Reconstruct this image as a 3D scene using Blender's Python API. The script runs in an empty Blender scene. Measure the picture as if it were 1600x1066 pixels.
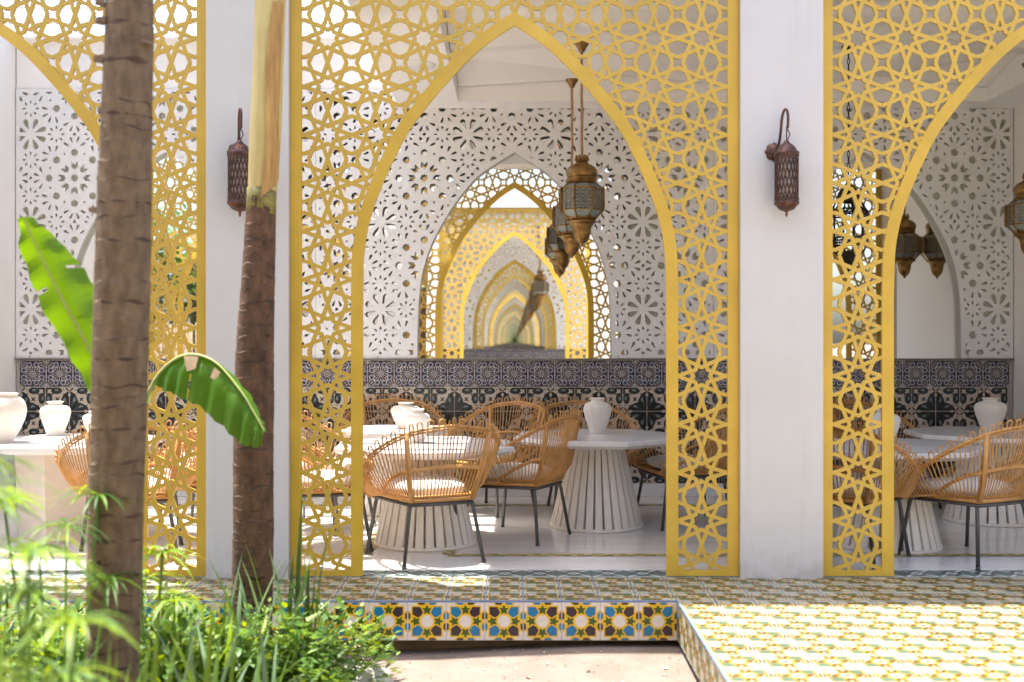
import bpy, bmesh, math, random
from mathutils import Vector, Matrix, Euler
from mathutils.geometry import delaunay_2d_cdt
R = math.radians
random.seed(7)
sc = bpy.context.scene
COL = sc.collection

# ------------------------------------------------------------------ camera, sky, sun, exposure
CAMZ = 1.35
cam_d = bpy.data.cameras.new('camera'); cam = bpy.data.objects.new('camera', cam_d); COL.objects.link(cam)
cam.location = (0, 0, CAMZ); cam.rotation_euler = (R(90), 0, 0)
cam_d.sensor_width = 36; cam_d.lens = 39.4
cam_d.shift_x = -0.0025; cam_d.shift_y = 0.0006
cam_d.clip_start = 0.05; cam_d.clip_end = 2000
cam_d.dof.use_dof = True; cam_d.dof.focus_distance = 7.6; cam_d.dof.aperture_fstop = 1.7
sc.camera = cam
TX, TY = 0.25, -0.158                      # horizontal travel of the sunlight for each metre it falls
sun_dir = Vector((TX, TY, -1)).normalized()
w = bpy.data.worlds.new('World'); sc.world = w; w.use_nodes = True
nt = w.node_tree; bgn = nt.nodes['Background']
sky = nt.nodes.new('ShaderNodeTexSky'); sky.sky_type = 'NISHITA'; sky.sun_disc = False
sky.sun_elevation = math.asin(-sun_dir.z); sky.sun_rotation = math.atan2(-sun_dir.x, -sun_dir.y)
sky.air_density = 1.0; sky.dust_density = 4.0; sky.ozone_density = 1.0
nt.links.new(sky.outputs[0], bgn.inputs[0]); bgn.inputs[1].default_value = 0.15
sl = bpy.data.lights.new('sun', 'SUN'); sl.energy = 4.3; sl.angle = R(0.6); sl.color = (1.0, 0.95, 0.87)
sun = bpy.data.objects.new('sun', sl); COL.objects.link(sun)
sun.rotation_euler = (-sun_dir).to_track_quat('Z', 'Y').to_euler(); sun.location = (0, 5, 12)
sc.view_settings.view_transform = 'Standard'; sc.view_settings.look = 'None'
sc.view_settings.exposure = 1.72; sc.view_settings.gamma = 1
sc.view_settings.use_curve_mapping = False
sc.render.engine = 'CYCLES'
cy = sc.cycles
cy.max_bounces = 64; cy.diffuse_bounces = 9; cy.glossy_bounces = 60; cy.transmission_bounces = 4; cy.transparent_max_bounces = 6
cy.caustics_reflective = False; cy.caustics_refractive = False
cy.sample_clamp_indirect = 6; cy.use_denoising = True
try: cy.denoiser = 'OPENIMAGEDENOISE'
except Exception: pass

# ------------------------------------------------------------------ main dimensions
YS = 6.434      # plane of the gold screens
YB = 9.777      # plane of the perforated panels
YM = 9.855      # mirror
YE = 5.83       # front edge of the terrace
PER = 3.05      # bay
MID = 3.48      # the facing pavilion is the same one turned round this line
SAND = -0.26

# ------------------------------------------------------------------ helpers
def srgb(r, g, b):
    f = lambda c: (c/255/12.92) if c/255 <= 0.04045 else ((c/255+0.055)/1.055)**2.4
    return (f(r), f(g), f(b))
MATS = {}
def mat(name, col, rough=0.5, metal=0.0, var=0.0, scale=8.0, bump=0.0, bscale=60.0, stretch=None, col2=None, transl=0.0, spec=0.5, coat=0.0, detail=5.0, objvar=0.0):
    if name in MATS: return MATS[name]
    m = bpy.data.materials.new(name); m.use_nodes = True; n = m.node_tree.nodes; l = m.node_tree.links
    p = n['Principled BSDF']; p.inputs['Roughness'].default_value = rough; p.inputs['Metallic'].default_value = metal
    p.inputs['Specular IOR Level'].default_value = spec; p.inputs['Coat Weight'].default_value = coat
    p.inputs['Base Color'].default_value = (*col, 1)
    tc = n.new('ShaderNodeTexCoord'); mp = n.new('ShaderNodeMapping'); l.new(tc.outputs['Object'], mp.inputs[0])
    if stretch: mp.inputs['Scale'].default_value = stretch
    csock = None
    if var > 0 or col2:
        nz = n.new('ShaderNodeTexNoise'); nz.inputs['Scale'].default_value = scale; nz.inputs['Detail'].default_value = detail
        nz.inputs['Roughness'].default_value = 0.62
        l.new(mp.outputs[0], nz.inputs['Vector'])
        cr = n.new('ShaderNodeValToRGB'); e = cr.color_ramp.elements
        e[0].position = 0.32; e[1].position = 0.70
        c2 = col2 if col2 else tuple(max(0, c*(1-var)) for c in col)
        e[0].color = (*c2, 1); e[1].color = (*col, 1)
        l.new(nz.outputs[0], cr.inputs[0]); csock = cr.outputs[0]
        rm = n.new('ShaderNodeMapRange'); rm.inputs['To Min'].default_value = min(1, rough*1.2); rm.inputs['To Max'].default_value = rough*0.85
        l.new(nz.outputs[0], rm.inputs[0]); l.new(rm.outputs[0], p.inputs['Roughness'])
    if objvar > 0:
        oi = n.new('ShaderNodeObjectInfo'); hs = n.new('ShaderNodeHueSaturation')
        mr = n.new('ShaderNodeMapRange'); mr.inputs['To Min'].default_value = 1-objvar; mr.inputs['To Max'].default_value = 1+objvar*0.6
        l.new(oi.outputs['Random'], mr.inputs[0]); l.new(mr.outputs[0], hs.inputs['Value'])
        if csock: l.new(csock, hs.inputs['Color'])
        else: hs.inputs['Color'].default_value = (*col, 1)
        csock = hs.outputs[0]
    if csock: l.new(csock, p.inputs['Base Color'])
    if bump > 0:
        nb = n.new('ShaderNodeTexNoise'); nb.inputs['Scale'].default_value = bscale; nb.inputs['Detail'].default_value = 4
        l.new(mp.outputs[0], nb.inputs['Vector'])
        b = n.new('ShaderNodeBump'); b.inputs['Strength'].default_value = bump; b.inputs['Distance'].default_value = 0.01
        l.new(nb.outputs[0], b.inputs['Height']); l.new(b.outputs[0], p.inputs['Normal'])
    if transl > 0:
        t = n.new('ShaderNodeBsdfTranslucent'); mx = n.new('ShaderNodeMixShader'); mx.inputs[0].default_value = transl
        hs = n.new('ShaderNodeHueSaturation'); hs.inputs['Saturation'].default_value = 1.1; hs.inputs['Value'].default_value = 1.55
        hs.inputs['Hue'].default_value = 0.462
        if csock: l.new(csock, hs.inputs['Color'])
        else: hs.inputs['Color'].default_value = (*col, 1)
        l.new(hs.outputs[0], t.inputs[0])
        l.new(p.outputs[0], mx.inputs[1]); l.new(t.outputs[0], mx.inputs[2]); l.new(mx.outputs[0], n['Material Output'].inputs[0])
    MATS[name] = m; return m

inwhite = mat('white_interior_paint', (0.86, 0.85, 0.83), 0.7, var=0.03, scale=1.7)
white = mat('white_render', (0.67, 0.645, 0.63), 0.75, var=0.09, scale=1.3, bump=0.22, bscale=14)
cream = mat('ceiling_plaster', (0.87, 0.87, 0.87), 0.8, var=0.04, scale=2.0)
gold = mat('gold_paint', (0.66, 0.425, 0.062), 0.40, var=0.17, scale=2.2, bump=0.08, bscale=80, objvar=0.03)
goldf = mat('gold_paint_frame', (0.71, 0.45, 0.052), 0.38, var=0.22, scale=2.8, bump=0.05, bscale=60)
panelm = mat('white_board', (0.76, 0.768, 0.775), 0.55, var=0.04, scale=2.0)
marble = mat('white_marble', (0.86, 0.84, 0.81), 0.16, col2=(0.70, 0.68, 0.65), scale=2.2, stretch=(0.7, 3.0, 1), detail=8)
tabletop = mat('tabletop_marble', (0.82, 0.81, 0.80), 0.22, col2=(0.60, 0.61, 0.63), scale=2.4, stretch=(1.0, 4.5, 1), detail=8)
slatm = mat('whitewashed_timber', (0.84, 0.79, 0.72), 0.6, var=0.12, scale=5, stretch=(6, 6, 0.7), objvar=0.07)
rattan = mat('rattan', (0.66, 0.37, 0.125), 0.45, col2=(0.46, 0.22, 0.06), scale=16, bump=0.15, bscale=120, objvar=0.12)
rattand = mat('rattan_pole', (0.62, 0.32, 0.10), 0.42, var=0.3, scale=10, bump=0.1, bscale=90, objvar=0.12)
blackm = mat('dark_grey_steel', (0.10, 0.097, 0.095), 0.42, metal=0.3, var=0.25, scale=12)
cushm = mat('white_linen', (0.80, 0.77, 0.73), 0.9, var=0.07, scale=6, bump=0.25, bscale=220)
ceram = mat('white_ceramic', (0.78, 0.72, 0.65), 0.6, var=0.07, scale=6, bump=0.1, bscale=60)
brass = mat('aged_brass', (0.42, 0.255, 0.085), 0.36, metal=0.85, col2=(0.17, 0.09, 0.035), scale=22, bump=0.2, bscale=130)
glassm = mat('frosted_lamp_glass', (0.30, 0.35, 0.32), 0.25, var=0.35, scale=30, bump=0.4, bscale=90)
copper = mat('antique_copper', (0.20, 0.095, 0.06), 0.32, metal=0.75, col2=(0.05, 0.032, 0.038), scale=26, bump=0.4, bscale=120)
dkmetal = mat('blackened_metal', (0.03, 0.024, 0.02), 0.45, metal=0.6, var=0.4, scale=20)
grout = mat('grout', (0.42, 0.40, 0.38), 0.9, var=0.15, scale=12)
sandm = mat('sand', (0.23, 0.175, 0.145), 0.95, col2=(0.165, 0.125, 0.10), scale=5.0, bump=0.7, bscale=26, detail=9)
soilm = mat('garden_soil', (0.20, 0.14, 0.09), 0.95, var=0.45, scale=9, bump=0.8, bscale=30)
concm = mat('weathered_concrete', (0.26, 0.19, 0.13), 0.95, var=0.4, scale=7, bump=0.6, bscale=24)
rockm = mat('pale_stone', (0.66, 0.62, 0.56), 0.9, var=0.18, scale=6, bump=0.5, bscale=22)
ledgem = mat('dark_ledge', (0.22, 0.19, 0.165), 0.5, var=0.2, scale=6)
def mirror_mat():
    m = bpy.data.materials.new('mirror_glass'); m.use_nodes = True
    p = m.node_tree.nodes['Principled BSDF']; p.inputs['Metallic'].default_value = 1; p.inputs['Roughness'].default_value = 0.0
    p.inputs['Base Color'].default_value = (0.955, 0.965, 0.94, 1); return m
mirrorm = mirror_mat()
def stained(base, name):                    # the same paint with splash dirt near the foot and faint run marks
    m = base.copy(); m.name = name; n = m.node_tree.nodes; l = m.node_tree.links; p = n['Principled BSDF']
    src = p.inputs['Base Color'].links[0].from_socket
    tc = n.new('ShaderNodeTexCoord'); sp = n.new('ShaderNodeSeparateXYZ'); l.new(tc.outputs['Object'], sp.inputs[0])
    nz = n.new('ShaderNodeTexNoise'); nz.inputs['Scale'].default_value = 9; nz.inputs['Detail'].default_value = 8; l.new(tc.outputs['Object'], nz.inputs['Vector'])
    a = n.new('ShaderNodeMath'); a.operation = 'MULTIPLY_ADD'; a.inputs[1].default_value = 0.55; a.inputs[2].default_value = -0.20; l.new(nz.outputs[0], a.inputs[0])
    b = n.new('ShaderNodeMath'); b.operation = 'SUBTRACT'; l.new(a.outputs[0], b.inputs[0]); l.new(sp.outputs[2], b.inputs[1])
    c = n.new('ShaderNodeMapRange'); c.inputs['From Min'].default_value = -0.06; c.inputs['From Max'].default_value = 0.12; c.inputs['To Max'].default_value = 0.45; l.new(b.outputs[0], c.inputs[0])
    mp = n.new('ShaderNodeMapping'); mp.inputs['Scale'].default_value = (14, 14, 0.8); l.new(tc.outputs['Object'], mp.inputs[0])
    n2 = n.new('ShaderNodeTexNoise'); n2.inputs['Scale'].default_value = 1.0; n2.inputs['Detail'].default_value = 5; l.new(mp.outputs[0], n2.inputs['Vector'])
    d = n.new('ShaderNodeMapRange'); d.inputs['From Min'].default_value = 0.58; d.inputs['From Max'].default_value = 0.80; d.inputs['To Max'].default_value = 0.14; l.new(n2.outputs[0], d.inputs[0])
    e = n.new('ShaderNodeMath'); e.operation = 'MAXIMUM'; l.new(c.outputs[0], e.inputs[0]); l.new(d.outputs[0], e.inputs[1])
    mx = n.new('ShaderNodeMix'); mx.data_type = 'RGBA'; mx.inputs[7].default_value = (0.36, 0.30, 0.24, 1); l.new(e.outputs[0], mx.inputs[0]); l.new(src, mx.inputs[6]); l.new(mx.outputs[2], p.inputs['Base Color'])
    return m
pillarm = stained(white, 'white_render_stained')

def new(name, me, parent=None, loc=(0, 0, 0), rot=(0, 0, 0), mats=None):
    o = bpy.data.objects.new(name, me); COL.objects.link(o)
    o.location = loc; o.rotation_euler = rot
    if parent: o.parent = parent
    if mats is not None and me is not None and not me.materials:
        for m in (mats if isinstance(mats, (list, tuple)) else [mats]): me.materials.append(m)
    return o
def tag(o, label, cat=None, group=None, kind=None):
    if label: o['label'] = label
    if cat: o['category'] = cat
    if group: o['group'] = group
    if kind: o['kind'] = kind
    return o
def empty(name, loc=(0, 0, 0), rz=0.0):
    o = bpy.data.objects.new(name, None); COL.objects.link(o); o.location = loc; o.rotation_euler = (0, 0, rz); o.empty_display_size = 0.1
    return o
def copy_tree(o, parent=None):
    c = o.copy(); COL.objects.link(c); c.parent = parent
    for ch in list(o.children): copy_tree(ch, c)
    return c
def turn(o):                                # turn a top-level object round the middle of the court
    c = copy_tree(o)
    c.location = (-o.location.x, 2*MID-o.location.y, o.location.z)
    c.rotation_euler = (o.rotation_euler.x, o.rotation_euler.y, o.rotation_euler.z+math.pi)
    return c

class MB:                                   # collects simple shapes into one mesh
    def __init__(s): s.v = []; s.f = []; s.m = []; s.sm = []
    def add(s, vs, fs, mi=0, smooth=False):
        b = len(s.v); s.v += [tuple(v) for v in vs]
        for f in fs: s.f.append(tuple(b+i for i in f)); s.m.append(mi); s.sm.append(smooth)
        return s
    def box(s, x0, x1, y0, y1, z0, z1, mi=0):
        return s.add([(x0,y0,z0),(x1,y0,z0),(x1,y1,z0),(x0,y1,z0),(x0,y0,z1),(x1,y0,z1),(x1,y1,z1),(x0,y1,z1)],
                     [(0,3,2,1),(4,5,6,7),(0,1,5,4),(1,2,6,5),(2,3,7,6),(3,0,4,7)], mi)
    def tube(s, pts, rad, n=6, mi=0, cap=True, closed=False, smooth=True, flat=1.0):
        pts = [Vector(p) for p in pts]; k = len(pts)
        rs = rad if isinstance(rad, (list, tuple)) else [rad]*k
        vs = []; up = None
        for i, p in enumerate(pts):
            if closed: t = (pts[(i+1) % k]-pts[i-1])
            else: t = pts[min(i+1, k-1)]-pts[max(i-1, 0)]
            t = t.normalized() if t.length > 1e-9 else Vector((0, 0, 1))
            if up is None: up = Vector((0, 0, 1)) if abs(t.z) < 0.9 else Vector((1, 0, 0))
            a = up-t*up.dot(t)
            if a.length < 1e-6: a = t.orthogonal()
            a.normalize(); b = t.cross(a); up = a
            for j in range(n):
                c = 2*math.pi*j/n
                vs.append(p+(a*math.cos(c)*flat+b*math.sin(c))*rs[i])
        fs = []
        for i in range(k if closed else k-1):
            i2 = (i+1) % k
            for j in range(n):
                j2 = (j+1) % n; fs.append((i*n+j, i*n+j2, i2*n+j2, i2*n+j))
        if cap and not closed: fs.append(tuple(range(n-1, -1, -1))); fs.append(tuple((k-1)*n+j for j in range(n)))
        return s.add(vs, fs, mi, smooth)
    def lathe(s, prof, n=24, mi=0, smooth=True, c=(0, 0, 0), ripple=None):
        vs = []
        for i, (r, z) in enumerate(prof):
            for j in range(n):
                a = 2*math.pi*j/n; rr = r*(ripple(i/(len(prof)-1), a) if ripple else 1)
                vs.append((c[0]+rr*math.cos(a), c[1]+rr*math.sin(a), c[2]+z))
        fs = []
        for i in range(len(prof)-1):
            for j in range(n):
                j2 = (j+1) % n; fs.append((i*n+j, i*n+j2, (i+1)*n+j2, (i+1)*n+j))
        return s.add(vs, fs, mi, smooth)
    def mesh(s, name, mats):
        me = bpy.data.meshes.new(name); me.from_pydata(s.v, [], s.f)
        for m in (mats if isinstance(mats, (list, tuple)) else [mats]): me.materials.append(m)
        me.polygons.foreach_set('material_index', s.m); me.polygons.foreach_set('use_smooth', s.sm); me.update()
        return me
    def build(s, name, mats, parent=None, loc=(0, 0, 0), rot=(0, 0, 0)):
        return new(name, s.mesh(name, mats), parent, loc, rot)

def catmull(pts, n=6):
    out = []; P = [pts[0]]+list(pts)+[pts[-1]]
    for i in range(1, len(P)-2):
        p0, p1, p2, p3 = [Vector(q) for q in P[i-1:i+3]]
        for j in range(n):
            t = j/n
            out.append(0.5*((2*p1)+(p2-p0)*t+(2*p0-5*p1+4*p2-p3)*t*t+(3*p1-p0-3*p2+p3)*t**3))
    out.append(Vector(pts[-1])); return out

def area2(p): return sum(p[i-1][0]*p[i][1]-p[i][0]*p[i-1][1] for i in range(len(p)))
def cdt(polys, eps=1e-5):
    vs = []; fs = []
    for p in polys:
        if area2(p) < 0: p = p[::-1]
        b = len(vs); vs += [Vector((q[0], q[1])) for q in p]; fs.append(list(range(b, b+len(p))))
    v, e, f, ov, oe, of = delaunay_2d_cdt(vs, [], fs, 0, eps, True)
    return [(q.x, q.y) for q in v], f, of
def plate(v, tris, t, bevel=0.0):
    """flat pieces in x,z with thickness t along y (front at y=0)"""
    used = sorted({i for f in tris for i in f}); ix = {u: k for k, u in enumerate(used)}; n = len(used)
    vs = [(v[u][0], 0.0, v[u][1]) for u in used]+[(v[u][0], t, v[u][1]) for u in used]
    ed = {}
    fs = []
    for f in tris:
        a = [ix[i] for i in f]
        fs.append(tuple(a)); fs.append(tuple(n+i for i in reversed(a)))
        for i in range(3):
            k = (a[i], a[(i+1) % 3])
            if (k[1], k[0]) in ed: del ed[(k[1], k[0])]
            else: ed[k] = 1
    for a, b in ed: fs.append((b, a, n+a, n+b))
    return vs, fs
def ribbon(pts, wd):
    """quads of a mitred band along a 2-D polyline"""
    pts = [Vector(p) for p in pts]; L = []; Rr = []
    for i, p in enumerate(pts):
        d0 = (p-pts[i-1]).normalized() if i > 0 else None
        d1 = (pts[i+1]-p).normalized() if i < len(pts)-1 else None
        d = ((d0 or d1)+(d1 or d0)).normalized(); nn = Vector((-d.y, d.x))
        ref = d0 or d1; k = 1/max(0.4, abs(nn.dot(Vector((-ref.y, ref.x)))))
        L.append(p+nn*wd/2*k); Rr.append(p-nn*wd/2*k)
    return [[tuple(L[i]), tuple(Rr[i]), tuple(Rr[i+1]), tuple(L[i+1])] for i in range(len(pts)-1)]
def offset_curve(pts, d):
    out = []
    for i, p in enumerate(pts):
        a = Vector(pts[max(0, i-1)]); b = Vector(pts[min(len(pts)-1, i+1)]); t = (b-a).normalized()
        out.append((p[0]-t.y*d, p[1]+t.x*d))
    return out
def rotp(pts, a, c=(0, 0), m=(1, 1)):
    ca, sa = math.cos(a), math.sin(a)
    return [(c[0]+m[0]*x*ca-m[1]*y*sa, c[1]+m[0]*x*sa+m[1]*y*ca) for x, y in pts]
def ngon(n, r, c=(0, 0), a0=0.0, r2=None):
    if r2 is None: return [(c[0]+r*math.cos(a0+2*math.pi*i/n), c[1]+r*math.sin(a0+2*math.pi*i/n)) for i in range(n)]
    return [(c[0]+(r if i % 2 == 0 else r2)*math.cos(a0+math.pi*i/n), c[1]+(r if i % 2 == 0 else r2)*math.sin(a0+math.pi*i/n)) for i in range(2*n)]
def ell(rx, ry, c=(0, 0), a=0.0, n=14):
    return rotp([(rx*math.cos(2*math.pi*i/n), ry*math.sin(2*math.pi*i/n)) for i in range(n)], a, c)

# ------------------------------------------------------------------ the setting
def struct(name, mb, m, loc=(0, 0, 0)):
    o = mb.build(name, m, None, loc); o['kind'] = 'structure'; return o

g = MB()                                                     # sand sheet with a soft relief near the court
gx = [-600, -60, -20, -8]+[-6+0.4*i for i in range(31)]+[8, 20, 60, 600]
gy = [-600, -60, -12]+[-3+0.4*i for i in range(26)]+[9, 30, 80, 600]
for yy in gy:
    for xx in gx:
        near = abs(xx) < 6.5 and -3.2 < yy < 7.2
        g.v.append((xx, yy, SAND+(0.014*math.sin(xx*2.3+1.1*yy)+0.012*math.sin(3.7*yy-xx*1.9) if near else 0)))
nx_ = len(gx)
for j in range(len(gy)-1):
    for i in range(nx_-1):
        g.f.append((j*nx_+i, j*nx_+i+1, (j+1)*nx_+i+1, (j+1)*nx_+i)); g.m.append(0); g.sm.append(True)
struct('ground', g, sandm)
soil = MB()
sx = [-7.0+0.25*i for i in range(26)]; sy = [1.35+0.25*i for i in range(18)]
for yy in sy:
    for xx in sx:
        e = max(0, min(1, (-0.95-0.28*max(0, 5.0-yy)*0.6+0.12*math.sin(yy*3.1)-xx)/0.5))
        soil.v.append((xx, yy, SAND-0.03+e*(0.085+0.03*math.sin(xx*3.3+yy*2.1)+0.02*math.sin(7*yy-5*xx))))
for j in range(len(sy)-1):
    for i in range(len(sx)-1):
        k = j*len(sx)+i; soil.f.append((k, k+1, k+len(sx)+1, k+len(sx))); soil.m.append(0); soil.sm.append(True)
struct('garden_bed', soil, soilm)

def turned_struct(o):
    c = turn(o); return c
# raised slabs: terrace along the pavilion, walkway between the two terraces
WX0, WX1 = 0.845, 4.4
o = struct('terrace', MB().box(-5.2, 5.2, YE+0.008, YS+0.20, -0.2, -0.008), grout); turned_struct(o)
o = struct('terrace_footing', MB().box(-5.2, 5.2, YE+0.10, YS+0.1, -0.6, -0.2), concm); turned_struct(o)
struct('walkway', MB().box(WX0+0.008, WX1, 2*MID-YE+0.004, YE+0.006, -0.2, -0.008), grout)
struct('walkway_footing', MB().box(WX0+0.07, WX1-0.1, 2*MID-YE-0.1, YE+0.10, -0.6, -0.202), concm)
o = struct('room_floor', MB().box(-4.75, 4.75, YS+0.2, YM+0.15, -0.3, 0.0), marble); turned_struct(o)

# inlaid mosaic border lines in the room floor: small green and ochre chips
chips = [mat('chip_ochre', srgb(172, 148, 60), 0.4), mat('chip_green', srgb(132, 134, 70), 0.4), mat('chip_cream', srgb(205, 190, 140), 0.4)]
ib = MB()
def chip_line(x0, y0, x1, y1):
    d = Vector((x1-x0, y1-y0)); n = int(d.length/0.045); d /= n; q = Vector((-d.y, d.x)).normalized()
    for i in range(n):
        for k in range(3):
            a = Vector((x0, y0))+d*i+q*(0.027*k-0.04); dd = d*0.94; qq = q*0.025
            ib.add([(a.x, a.y, 0.004), (a.x+dd.x, a.y+dd.y, 0.004), (a.x+dd.x+qq.x, a.y+dd.y+qq.y, 0.004), (a.x+qq.x, a.y+qq.y, 0.004)], [(0, 1, 2, 3)], (i+k*2) % 3 if k != 1 else (2 if i % 2 else 0))
for (a, b) in ((-0.42, 4.3), (-4.3, -0.95)):
    chip_line(a, 7.08, b, 7.08); chip_line(b, 9.25, a, 9.25); chip_line(a, 9.2, a, 7.12); chip_line(b, 7.12, b, 9.2)
o = ib.build('mosaic_border', chips); o['kind'] = 'structure'

# walls, pillars, roof
o = struct('back_wall', MB().box(-4.75, 4.75, YM+0.03, YM+0.25, 0.0, 4.05), inwhite); turned_struct(o)
o = struct('wall_strip_above_panels', MB().box(-4.35, 4.35, YB+0.012, YM+0.028, 3.565, 4.05), inwhite); turned_struct(o)
o = struct('side_wall_left', MB().box(-4.75, -4.36, 7.6, YM+0.028, 0.001, 4.05), inwhite); turned_struct(o)
o = struct('side_wall_right', MB().box(4.36, 4.75, YS+0.5, YM+0.028, 0.001, 4.05), inwhite); turned_struct(o)
# roof slab over the right of the room, with a sunk coffer of folded planes; slats over the left
rf = MB()
RX0 = -1.0; CX0, CX1, CY0, CY1 = -0.48, 4.0, 6.85, 9.49; ZC = 3.385
rf.box(RX0, CX0, YS+0.04, YB+0.006, ZC, 4.04); rf.box(CX1, 4.358, YS+0.04, YB+0.006, ZC, 4.04)
rf.box(CX0, CX1, YS+0.04, CY0, ZC, 4.04); rf.box(CX0, CX1, CY1, YB+0.006, ZC, 4.04)
rf.box(CX0, CX1, CY0, CY1, 3.86, 4.04)
o = struct('ceiling', rf, cream); turned_struct(o)
fb = MB()                                                    # folded ceiling planes inside the coffer
rows = [6.86, 7.6, 8.3, 8.9, 9.48]
xs_ = [CX0+0.004, 0.75, 1.9, 2.9, CX1-0.004]
rnd = random.Random(5)
zz = [[3.47+0.17*(((i+j) % 2)*0.7+0.3*rnd.random()) for i in range(len(xs_))] for j in range(len(rows))]
xo = [[x+(0 if i in (0, len(xs_)-1) else rnd.uniform(-0.25, 0.25)) for i, x in enumerate(xs_)] for j in rows]
for j in range(len(rows)-1):
    for i in range(len(xs_)-1):
        q = [(xo[j][i], rows[j], zz[j][i]), (xo[j][i+1], rows[j], zz[j][i+1]), (xo[j+1][i+1], rows[j+1], zz[j+1][i+1]), (xo[j+1][i], rows[j+1], zz[j+1][i])]
        fb.add(q, [(0, 1, 2), (0, 2, 3)] if (i+j) % 2 else [(0, 1, 3), (1, 2, 3)])
o = struct('folded_ceiling', fb, mat('folded_ceiling_board', (0.86, 0.84, 0.81), 0.8, var=0.05, scale=3)); turned_struct(o)
o = struct('roof_beam', MB().box(-5.2, 5.2, YS-0.05, YS+0.035, 3.64, 4.05).box(-5.2, RX0-0.002, YS+0.037, YS+0.2, 3.80, 4.048), white); turned_struct(o)
lv = empty('roof_louvre', (0, 0, 0)); tag(lv, 'white slatted roof open to the sky above the left of the room', 'roof')
blade = MB(); a_ = R(22); wv = 0.12
blade.add([(-1.80, -wv/2*math.cos(a_), -wv/2*math.sin(a_)), (1.80, -wv/2*math.cos(a_), -wv/2*math.sin(a_)), (1.80, wv/2*math.cos(a_), wv/2*math.sin(a_)), (-1.80, wv/2*math.cos(a_), wv/2*math.sin(a_)),
           (-1.80, -wv/2*math.cos(a_), -wv/2*math.sin(a_)+0.02), (1.80, -wv/2*math.cos(a_), -wv/2*math.sin(a_)+0.02), (1.80, wv/2*math.cos(a_), wv/2*math.sin(a_)+0.02), (-1.80, wv/2*math.cos(a_), wv/2*math.sin(a_)+0.02)],
          [(0, 3, 2, 1), (4, 5, 6, 7), (0, 1, 5, 4), (1, 2, 6, 5), (2, 3, 7, 6), (3, 0, 4, 7)])
bme = blade.mesh('slat', inwhite)
for i in range(8):
    new('slat', bme, lv, (-2.93+0.1, 6.78+0.42*i, 3.99))
turned = turn(lv); turned['label'] = 'white slatted roof of the facing pavilion, beyond the mirror'

# pillars
def pillar(x):
    mb = MB(); mb.box(-0.235, 0.235, 0, 0.42, 0, 3.638)
    return mb.build('pillar', pillarm, None, (x, YS-0.045, 0.0))
plab = {-1.525: 'white pillar behind the slimmer palm, carrying a wall lantern', 1.525: 'white pillar with wall lantern between the centre and right gold screens',
        -4.575: 'white end pillar at the far left of the pavilion', 4.575: 'white end pillar at the far right of the pavilion'}
pil = []
for x in (-1.525, 1.525, -4.575, 4.575):
    o = pillar(x) if not pil else new('pillar', pil[0].data, None, (x, YS-0.045, 0.0))
    tag(o, plab[x], 'pillar', 'white pillars of the pavilion'); pil.append(o)
for o in pil[:2]:
    c = turn(o); tag(c, 'white pillar of the facing pavilion, left of its arch in the mirror' if o is pil[1] else 'white pillar of the facing pavilion, right of its arch in the mirror', 'pillar', 'pillars of the facing pavilion')

# ------------------------------------------------------------------ gold arch screens
HW = 1.287; TOP = 3.63
arch_l = [(-0.872, 0.0), (-0.872, 0.9), (-0.872, 1.60), (-0.869, 1.75), (-0.866, 1.839), (-0.852, 1.952), (-0.822, 2.082), (-0.777, 2.208), (-0.714, 2.355), (-0.617, 2.545), (-0.504, 2.699), (-0.380, 2.846), (-0.240, 2.992), (-0.125, 3.086), (0, 3.166)]
def full_arch(half, n=5):
    c = [tuple(p) for p in catmull(half[2:], n)]
    c = [half[0]]+[q for q in c]
    return c+[(-x, z) for x, z in reversed(c[:-1])]
inner = full_arch(arch_l)
hb = [(x, z) for x, z in inner]
mid = len(inner)//2
lo = offset_curve(inner[:mid+1], 0.068)
BW = 0.068
sl_ = Vector(inner[mid])-Vector(inner[mid-1]); an = math.atan2(sl_.y, sl_.x)
lo[-1] = (0.0, 3.166+BW/math.cos(an)); lo[0] = (-0.872-BW, 0.0)
outer = lo+[(-x, z) for x, z in reversed(lo[:-1])]
ZS = 0.3195; PZ = 0.2774
def ux(u):
    s = 1 if u >= 0 else -1; a = abs(u)
    return s*(a*0.2613 if a <= 2 else 0.5226+(a-2)*0.2764)
def star_lines():
    q = 0.25; L = 0.185; P = lambda r, d: (r*math.cos(R(d)), r*math.sin(R(d)))
    out = []
    def lobe(c):                                             # rounded inward bend between two nodes
        return [P(0.25, c-22.5), P(0.206, c-12), P(L, c-4.5), P(L, c+4.5), P(0.206, c+12), P(0.25, c+22.5)]
    for k in range(4):
        c = 45+90*k
        out.append([P(0.5, 90*k)]+lobe(c)+[P(0.5, 90*k+90)])
        c = 90*k
        e = [(0.5, -0.395)]; f = [(0.5, 0.395)]
        a = rotp([(0.395, -0.5)], R(c))[0]; b = rotp([(0.395, 0.5)], R(c))[0]
        out.append([a]+lobe(c)+[b])
    return out
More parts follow.
